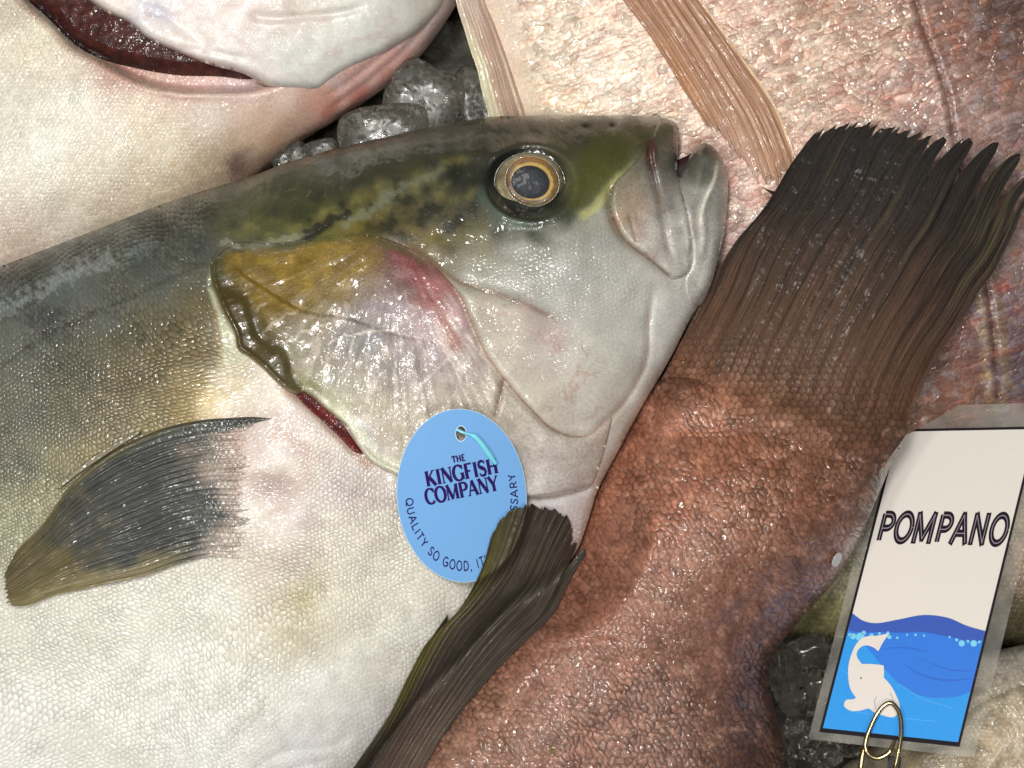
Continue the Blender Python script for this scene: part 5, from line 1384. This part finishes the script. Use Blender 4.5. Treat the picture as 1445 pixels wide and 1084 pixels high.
def quad(l, t, r, b):
    """outline of the card grown (or shrunk) by margins along its own sides"""
    TL, TR, BR, BL = [np.array(p, float) for p in (c_TL, c_TR, c_BR, c_BL)]
    f = lambda s, k: (TL * (1 - s) + TR * s) * (1 - k) + (BL * (1 - s) + BR * s) * k
    s0, s1, k0, k1 = -l / 199, 1 + r / 199, -t / 440, 1 + b / 440
    return np.array([f(s0, k0), f(s1, k0), f(s1, k1), f(s0, k1)])


def at(s, k):
    TL, TR, BR, BL = [np.array(p, float) for p in (c_TL, c_TR, c_BR, c_BL)]
    return (TL * (1 - s) + TR * s) * (1 - k) + (BL * (1 - s) + BR * s) * k


g = NT('clear_sleeve')
tc = g.n('TexCoord').outputs['Object']
nz = g.n('TexNoise', None, Vector=tc, Scale=60.0, Detail=3.0).outputs['Fac']
bp = g.n('Bump', None, Strength=.25, Distance=.001, Height=nz).outputs[0]
pr = g.n('BsdfPrincipled', None, Base_Color=(.62, .6, .56, 1), Roughness=.22, Normal=bp)
tr = g.n('BsdfTransparent', None, Color=(.95, .95, .93, 1))
mx = g.n('MixShader', None, Fac=g.sm(nz, .3, .75,   .08, .2)); g.t.links.new(tr.outputs[0], mx.inputs[1]); g.t.links.new(pr.outputs[0], mx.inputs[2])
M_sleeve = g.finish(mx.outputs[0])
M_paper = simple('white_card', (214, 207, 200), .5, .1, noise=.02, nscale=30)
M_black = simple('black_print', (20, 13, 22), .6, 0, spec=.15)
M_navy = simple('navy_print', (38, 78, 172), .55, .06, noise=.04)
M_blue2 = simple('mid_blue_print', (30, 112, 212), .55, .06, noise=.05)
M_blue1 = simple('light_blue_print', (22, 142, 222), .55, .06, noise=.06)
M_line = simple('deep_blue_print', (28, 96, 196), .55, .06)
M_bub = simple('aqua_print', (112, 196, 226), .35, .35)

card = sheet('price_card', quad(0, 0, 0, 0), M_paper, None, 0, .8)
tag(card, 'white fish name card with a black frame and a blue sea picture, reading POMPANO', 'sign')
sheet('plastic_sleeve', spl([tuple(p) + (1,) for p in quad(13, 33, 24, 12)], 8, True), M_sleeve, card, -1.2, .5)
# frame as four bars
q0, q1 = quad(0, 0, 0, 0), quad(-3.6, -3.4, -3.6, -6)
for i in range(4):
    j = (i + 1) % 4
    sheet('frame', [q0[i], q0[j], q1[j], q1[i]], M_black, card, .9)
sL = lambda y: (1266 + (y - 606) * (1156 - 1266) / 427) + 3.6
# sea
wave = [(1201.5, 864.6), (1218, 876), (1237, 879.5), (1267, 874.5), (1304, 868), (1338, 872), (1364, 883), (1391.5, 891)]
wv_ = spl(wave, 3)
bot = [(1354.5 - 2.2, 1048), (1159.5, 1027)]
sea = sheet('sea_print', np.concatenate([wv_, [(1351.5, 1049), (1159.5, 1028.5)]]), M_blue1, card, .3)
w2 = spl([(1197.5, 890), (1215, 893), (1240, 892), (1270, 893), (1300, 892), (1325, 896), (1350, 901), (1372, 905), (1388, 903)], 3)
sheet('wave_print', np.concatenate([wv_, w2[::-1]]), M_navy, sea, .9)
w3 = np.concatenate([w2, spl([(1372.5, 975), (1350, 983), (1310, 984), (1275, 970), (1245, 940), (1215, 905), (1196, 896)], 3)])
sheet('wave_print', w3, M_blue2, sea, .6)
for ln, w in (([(1240, 917), (1262, 914), (1285, 915), (1312, 921)], 2.2), ([(1273, 935), (1300, 952), (1335, 960), (1378, 957)], 3.0), ([(1300, 931), (1330, 942), (1358, 947), (1382, 944)], 1.8)):
    L, R = ribbon(spl(ln, 3), w * np.sin(np.pi * np.linspace(.03, .97, len(spl(ln, 3))))); sheet('wave_line', np.concatenate([L, R[::-1]]), M_line, sea, .95)
for ln in ([(1186, 945), (1200, 952), (1225, 962)], [(1268, 965), (1300, 985), (1345, 1000)], [(1200, 1004), (1260, 1012), (1320, 1018)]):
    L, R = ribbon(spl(ln, 3), 1.3); sheet('wave_line', np.concatenate([L, R[::-1]]), simple('pale_blue_print', (50, 160, 228), .35, .35), sea, .95)
for bx_, by_, br in ((1204, 898, 4.2), (1199.5, 896, 2.6), (1214, 899, 6.2), (1219, 893, 3), (1230, 897, 3.2), (1241, 894, 2), (1255, 899, 3), (1253, 893, 2), (1266, 900, 1.8), (1280, 896, 1.5), (1292, 896, 1.8), (1304, 897, 1.6), (1340, 899, 1.6), (1350, 903, 2.2), (1357, 908, 4.4), (1366, 905, 2), (1374, 908, 4.6), (1382, 906, 2)):
    t = np.linspace(0, 2 * np.pi, 20, endpoint=False); sheet('bubble_print', np.stack([bx_ + br * np.cos(t), by_ + br * np.sin(t)], -1), M_bub, sea, 1.2)
em = spl([(1255.5, 893.5, 1), (1247, 905), (1239.5, 919, 1), (1231, 913), (1220, 911), (1211, 917), (1209, 926), (1216, 937, 1), (1228, 937), (1239, 938), (1247, 939, 1), (1247.5, 950), (1247, 956, 1), (1256, 966), (1264, 980), (1270, 1000), (1261, 1012), (1244, 1009), (1233, 1005), (1226, 1000), (1214, 1003), (1200, 1003), (1191, 996), (1194, 988), (1203, 987), (1208, 985, 1), (1200, 972), (1197, 955), (1197.5, 938), (1202, 922), (1209, 908), (1220, 899), (1238, 897)], 1.6, True)
emb = sheet('fish_emblem', em, M_paper, card, 1.5)
for ln in ([(1236, 1000), (1234, 990), (1237, 983)], [(1262, 1000), (1260, 986), (1256, 978)]):
    L, R = ribbon(spl(ln, 1.5), .9); sheet('emblem_line', np.concatenate([L, R[::-1]]), simple('grey_print', (120, 140, 170), .4, .2), emb, 1.8)
t = np.linspace(0, 2 * np.pi, 12, endpoint=False); sheet('emblem_eye', np.stack([1215 + 1.3 * np.cos(t), 957 + 1.5 * np.sin(t)], -1), simple('brown_print', (120, 80, 90), .4, .2), emb, 1.8)


def inline_text(text, thick, mat, lift):
    SANS['O'] = GLY['O'][1]
    def place(A, tot):
        s = .052 + .915 * A[:, 0] / tot - .0 * A[:, 1]; k = .366 - .088 * A[:, 1]
        return np.array([at(a, b) for a, b in zip(s, k)])
    return text_mesh('lettering', text, place, mat, card, False, thick, thick, gap=.1, zf=card_z, lift=lift)


inline_text('POMPANO', .27, M_black, .9)
inline_text('POMPANO', .035, simple('mauve_print', (150, 132, 150), .5), 1.3)

# wire clip that holds the card
g = NT('brassy_wire')
nz = g.n('TexNoise', None, Vector=g.n('TexCoord').outputs['Object'], Scale=500.0, Detail=3.0).outputs['Fac']
c = g.ramp(nz, [(.3, tuple(lin((176, 170, 150)))), (.55, tuple(lin((196, 176, 128)))), (.75, tuple(lin((168, 122, 62))))])
bs = g.n('BsdfPrincipled', None, Base_Color=c, Metallic=1.0, Roughness=.22)
M_wire = g.finish(bs.outputs[0])
wp = [(1257, 1200, -60), (1259, 1130, 0), (1262, 1090, 10), (1269, 1055, 9), (1272, 1028, 8), (1268, 1004, 7), (1257, 992, 7), (1244, 999, 7), (1230, 1023, 7), (1221, 1051, 7), (1226, 1065, 6), (1240, 1070, 4), (1256, 1060, 0), (1264, 1036, -4), (1263, 1010, -8), (1253, 997, -9), (1240, 1006, -9), (1227, 1032, -8), (1217, 1066, -4), (1213, 1100, -2), (1208, 1150, -20), (1206, 1200, -60)]
P3 = np.array(wp, float); k = np.linspace(0, 1, len(P3)); kk = np.linspace(0, 1, 400)
xy = spl([p[:2] for p in wp], n=400)
# z follows the same arc length
dl = np.concatenate([[0], np.cumsum(np.linalg.norm(np.diff(P3[:, :2], axis=0), axis=1))]); dl /= dl[-1]
zz = np.interp(kk, dl, P3[:, 2]); zz = np.convolve(np.pad(zz, 12, mode='edge'), np.ones(25) / 25, 'valid')
clip_ = tube('card_clip', W(xy[:, 0], xy[:, 1], zz + card_z(xy[:, 0], np.minimum(xy[:, 1], 1060))), S * 3.3, M_wire, None, 14)
tag(clip_, 'looped brassy wire clip gripping the bottom edge of the POMPANO card', 'clip')
_b = np.array([(1253, 1066), (1272, 1068), (1270, 1100), (1251, 1100)], float)
sheet('foot', _b, simple('black_plastic', (24, 22, 22), .5), clip_, -30, 26)

# ================================================================ silvery fish beneath the card
A_OUT = spl([(1150, 900), (1098, 884), (1110, 800), (1190, 700), (1300, 640), (1480, 660), (1620, 740), (1640, 850), (1520, 915), (1440, 913), (1330, 902), (1240, 897)], 5, True)
RA = Relief(A_OUT, -190, 80, 140)
ra_z = lambda x, y: under(RA.h(x, y) + (fbm(x, y, 40, 3, 71) - .5) * 14, x, y, B, -90, .6, 10)
AC = [(1210, 770, (176, 168, 140)), (1190, 820, (168, 160, 128)), (1170, 860, (136, 130, 88)), (1140, 870, (110, 106, 70)), (1200, 870, (140, 130, 96)), (1230, 740, (164, 150, 126)), (1430, 720, (196, 178, 156)), (1430, 780, (178, 150, 130)), (1420, 830, (150, 128, 110)), (1438, 860, (70, 66, 40)), (1425, 890, (62, 58, 42)), (1300, 900, (90, 86, 70)), (1440, 905, (80, 72, 56)), (1350, 700, (180, 164, 140))]


def a_col(x, y, d):
    c = idw(x + (fbm(x, y, 20, 3, 1) - .5) * 30, y + (fbm(x, y, 20, 3, 2) - .5) * 30, AC)
    n = fbm(x * .6 + y * .4, y * .5 - x * .6, 10, 3, 131)
    return mix(c, lin((84, 76, 54)) * np.ones_like(c), ss(.5, .7, n) * .4)


M_silver = skin('silver_skin', cell=8, rand=.8, bump=.6, dark=.2, cvar=.2, n1=.2, n1s=24, n2=.2, n2s=5, micro=.8, rough=.4, coat=.5, crough=.16)
fa = blob('silver_fish', A_OUT, 4, lambda x, y, d: ra_z(x, y), M_silver, None, a_col, lambda x, y, d: {'sc': np.full(len(x), .7)}, rel=RA)
tag(fa, 'silvery olive fish peeping out on both sides of the POMPANO card', 'fish')
Q_OUT = spl([(1180, 1100), (1225, 1055), (1290, 985), (1350, 935), (1420, 915), (1520, 900), (1640, 930), (1680, 1080), (1560, 1240), (1380, 1290), (1220, 1240)], 5, True)
RQ = Relief(Q_OUT, -150, 110, 150)
rq_lines = [([(1345, 1035), (1372, 1000), (1400, 985), (1450, 965)], 5, 4), ([(1300, 1060), (1340, 1050), (1400, 1060)], 3, 5)]


def rq_z(x, y):
    z = RQ.h(x, y) + (fbm(x, y, 45, 3, 73) - .5) * 18
    for p, dp, w in rq_lines:
        dd, t, _ = line_d(x, y, p, 30); z = z - dp * np.exp(-(dd / w) ** 2) * taper(t)
    return z


QC = [(1420, 940, (178, 170, 160)), (1440, 930, (150, 144, 132)), (1400, 970, (184, 172, 152)), (1370, 1000, (160, 146, 122)), (1440, 1000, (176, 160, 132)), (1400, 1040, (184, 166, 140)), (1350, 1070, (164, 148, 122)), (1300, 1060, (130, 118, 94)), (1240, 1070, (128, 120, 104)), (1440, 1060, (190, 172, 148)), (1340, 1030, (134, 124, 100)), (1300, 1000, (140, 128, 104))]


def q_col(x, y, d):
    c = idw(x + (fbm(x, y, 30, 3, 1) - .5) * 40, y + (fbm(x, y, 30, 3, 2) - .5) * 40, QC)
    n = fbm(x * .5 + y * .9, y * .4 - x * .8, 12, 4, 141)
    c = mix(c, lin((104, 92, 70)) * np.ones_like(c), ss(.5, .72, n) * .5)
    for p, dp, w in rq_lines:
        dd, t, _ = line_d(x, y, p, 30); c = mix(c, lin((92, 76, 56)) * np.ones_like(c), .6 * ss(4, 1, dd) * taper(t))
    return c


fq = blob('silver_fish', Q_OUT, 4, lambda x, y, d: rq_z(x, y), M_silver, None, q_col, lambda x, y, d: {'sc': np.full(len(x), .4)}, rel=RQ)
tag(fq, 'greyish cream fish in the bottom right corner, below the wire clip and card', 'fish')

# loose scale stuck to the brown fish
lx, ly = np.meshgrid(np.linspace(-1, 1, 9), np.linspace(-1, 1, 13))
a = math.radians(28); ex = 5.5 * lx * np.sqrt(1 - .5 * ly ** 2); ey = 11 * ly * np.sqrt(1 - .35 * lx ** 2)
px = 1181 + ex * math.cos(a) - ey * math.sin(a); py = 790 + ex * math.sin(a) + ey * math.cos(a)
pz = brown_z(px, py) + 5 + 3 * (lx ** 2)
idx = np.arange(px.size).reshape(px.shape); n = px.size
q = np.stack([idx[:-1, :-1], idx[1:, :-1], idx[1:, 1:], idx[:-1, 1:]], -1).reshape(-1, 4)
ring = np.concatenate([idx[0, :], idx[1:, -1], idx[-1, -2::-1], idx[-2:0:-1, 0]]); r2 = np.roll(ring, -1)
ls = mesh_obj('fish_scale', np.concatenate([W(px, py, pz).reshape(-1, 3), W(px, py, pz - 1).reshape(-1, 3)]), np.concatenate([q, q[:, ::-1] + n, np.stack([ring, r2, r2 + n, ring + n], -1)]), simple('pearly_scale', (176, 178, 176), .25, .6))
tag(ls, 'single loose pearly scale stuck to the right flank of the brown fish', 'fish scale')

# ================================================================ ice
def ice_mat(name, grey, dlo, dhi, flo, fhi, bump, frost):
    g = NT(name)
    tc = g.n('TexCoord').outputs['Object']
    nz = g.n('TexNoise', None, Vector=tc, Scale=130.0, Detail=4.0, Roughness=.6).outputs['Fac']
    nf = g.n('TexNoise', None, Vector=tc, Scale=480.0, Detail=3.0).outputs['Fac']
    hg = g.math('ADD', nz, g.math('MULTIPLY', nf, .12))
    bp = g.n('Bump', None, Strength=1.0, Distance=bump, Height=hg).outputs[0]
    gl = g.n('BsdfPrincipled', None, Base_Color=(.93, .92, .89, 1), Roughness=g.sm(nz, .38, .62, flo, fhi), IOR=1.31, Normal=bp)
    gl.inputs['Transmission Weight'].default_value = 1.0
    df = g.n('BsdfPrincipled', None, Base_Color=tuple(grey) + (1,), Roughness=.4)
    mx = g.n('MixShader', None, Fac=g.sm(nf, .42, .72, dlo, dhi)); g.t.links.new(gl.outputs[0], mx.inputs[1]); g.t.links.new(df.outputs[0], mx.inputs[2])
    return g.finish(mx.outputs[0])


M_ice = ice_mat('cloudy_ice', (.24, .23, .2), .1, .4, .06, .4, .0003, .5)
M_clear = ice_mat('clear_ice', (.45, .44, .41), .0, .06, .01, .03, .0006, .1)


def ice(cx, cy, cz, rx, ry, rz, rot, label, seed, pw=.58, rough=.12, group='ice pieces between the fish', mat=None):
    nu, nv = 48, 32
    u = np.linspace(0, 2 * np.pi, nu, endpoint=False); v = np.linspace(-np.pi / 2, np.pi / 2, nv)
    U, V_ = np.meshgrid(u, v, indexing='ij')
    sp = lambda a: np.sign(a) * np.abs(a) ** pw
    X = sp(np.cos(V_)) * sp(np.cos(U)); Y = sp(np.cos(V_)) * sp(np.sin(U)); Z = sp(np.sin(V_))
    nn = 1 + rough * 2 * (fbm(X * 40 + seed * 31 + Z * 22, Y * 40 + Z * 30, 26, 3, seed) - .5)
    X, Y, Z = X * nn * rx, Y * nn * ry, Z * nn * rz
    c, s_ = math.cos(rot), math.sin(rot)
    P0 = W(np.array(cx), np.array(cy), np.array(cz))
    V3 = np.stack([(X * c - Y * s_) * S, (X * s_ + Y * c) * S, Z * S], -1).reshape(-1, 3)
    idx = np.arange(nu * nv).reshape(nu, nv); nx = np.roll(idx, -1, 0)
    F = np.stack([idx[:, :-1], nx[:, :-1], nx[:, 1:], idx[:, 1:]], -1).reshape(-1, 4)
    o = mesh_obj('ice_cube', V3, F, mat or M_ice); o.location = P0
    tag(o, label, 'ice', group); return o


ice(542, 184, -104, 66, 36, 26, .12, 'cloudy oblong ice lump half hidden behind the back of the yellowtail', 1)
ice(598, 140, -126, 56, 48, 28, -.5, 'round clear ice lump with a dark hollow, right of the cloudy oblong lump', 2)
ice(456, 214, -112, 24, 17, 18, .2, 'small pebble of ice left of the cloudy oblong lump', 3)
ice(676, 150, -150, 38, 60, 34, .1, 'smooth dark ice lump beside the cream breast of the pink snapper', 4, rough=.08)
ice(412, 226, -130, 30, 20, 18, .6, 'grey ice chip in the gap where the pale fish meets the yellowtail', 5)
ice(1112, 962, -120, 26, 58, 20, .25, 'tall leaf shaped sliver of clear ice against the brown fish', 6, pw=.8, mat=M_clear)
ice(1146, 972, -126, 26, 34, 22, -.3, 'clear ice lump between the leaf shaped sliver and the card', 7, rough=.4, pw=.8, mat=M_clear)
ice(1138, 924, -150, 40, 26, 22, .3, 'dark ice lump under the belly of the silvery olive fish', 8, rough=.2, mat=M_clear)
ice(1126, 1040, -118, 22, 26, 20, .4, 'crumpled ice chunk at the lower edge of the brown fish', 9, rough=.5, pw=.9, mat=M_clear)
ice(1160, 1062, -104, 30, 20, 18, .1, 'glistening ice chunk just below the bottom left corner of the card', 10, rough=.5, pw=.9, mat=M_clear)
ice(1104, 1088, -130, 26, 22, 20, .8, 'ice chip at the very bottom edge beside the brown fish', 11, rough=.4, pw=.8, mat=M_clear)
ice(1196, 1052, -110, 22, 16, 14, -.2, 'small ice chip between the glistening chunk and the wire clip', 12, rough=.4, pw=.8, mat=M_clear)

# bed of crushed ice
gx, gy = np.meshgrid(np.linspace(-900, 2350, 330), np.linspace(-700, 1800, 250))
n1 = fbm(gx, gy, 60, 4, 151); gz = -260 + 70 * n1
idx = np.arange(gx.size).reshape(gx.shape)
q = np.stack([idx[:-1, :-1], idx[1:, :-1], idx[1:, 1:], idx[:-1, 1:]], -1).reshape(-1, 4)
M_bed = simple('crushed_ice_bed', (70, 67, 60), .6, 0, noise=.35, nscale=20, bump=.0015)  # dark grey: shade under the fish is put into the ice colour
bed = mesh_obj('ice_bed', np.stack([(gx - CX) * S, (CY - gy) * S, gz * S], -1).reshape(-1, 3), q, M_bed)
tag(bed, kind='structure')

# ================================================================ camera and light
cam = bpy.data.cameras.new('camera'); co = bpy.data.objects.new('camera', cam); COL.objects.link(co)
co.location = (0, 0, HC * S); cam.sensor_width = 36.0; cam.lens = 36.0 * HC / 1445.0; cam.clip_start = .01; cam.clip_end = 50
scene.camera = co

w = bpy.data.worlds.new('World'); scene.world = w; w.use_nodes = True
bg = w.node_tree.nodes['Background']; bg.inputs[0].default_value = (1.0, .96, .91, 1); bg.inputs[1].default_value = .08


def lamp(name, loc, size, power, color=(1, .98, .935), target=(0, 0, 0), sy=None):
    l = bpy.data.lights.new(name, 'AREA'); l.size = size; l.energy = power; l.color = color
    if sy: l.shape = 'RECTANGLE'; l.size_y = sy
    o = bpy.data.objects.new(name, l); COL.objects.link(o); o.location = loc
    from mathutils import Vector
    o.rotation_euler = (Vector(target) - Vector(loc)).to_track_quat('-Z', 'Y').to_euler()
    return o


lamp('market_and_added_lamp', (-.16, .28, 1.06), .18, 7.8)
lamp('market_and_added_lamp', (.13, .12, 1.2), .09, 1.4)  # added lamp near the camera axis, for more glints
lamp('market_and_added_lamp', (-.14, -.04, 1.15), .07, 1.4)  # second added lamp close to the view axis, for highlights
lamp('market_and_added_lamp', (-.55, -.15, .95), .1, 3.2)  # added fill light from the left
lamp('market_and_added_lamp', (.30, -.35, 1.1), .04, 2.1)  # added small spot for wet glints
lamp('market_and_added_lamp', (-.30, -.42, 1.0), .05, 1.1)  # another small spot added for glints

vs = scene.view_settings; vs.view_transform = 'Standard'; vs.look = 'None'; vs.exposure = 0; vs.gamma = 1
scene.render.engine = 'CYCLES'
scene.cycles.use_denoising = True
scene.cycles.max_bounces = 8; scene.cycles.transmission_bounces = 6; scene.cycles.transparent_max_bounces = 8
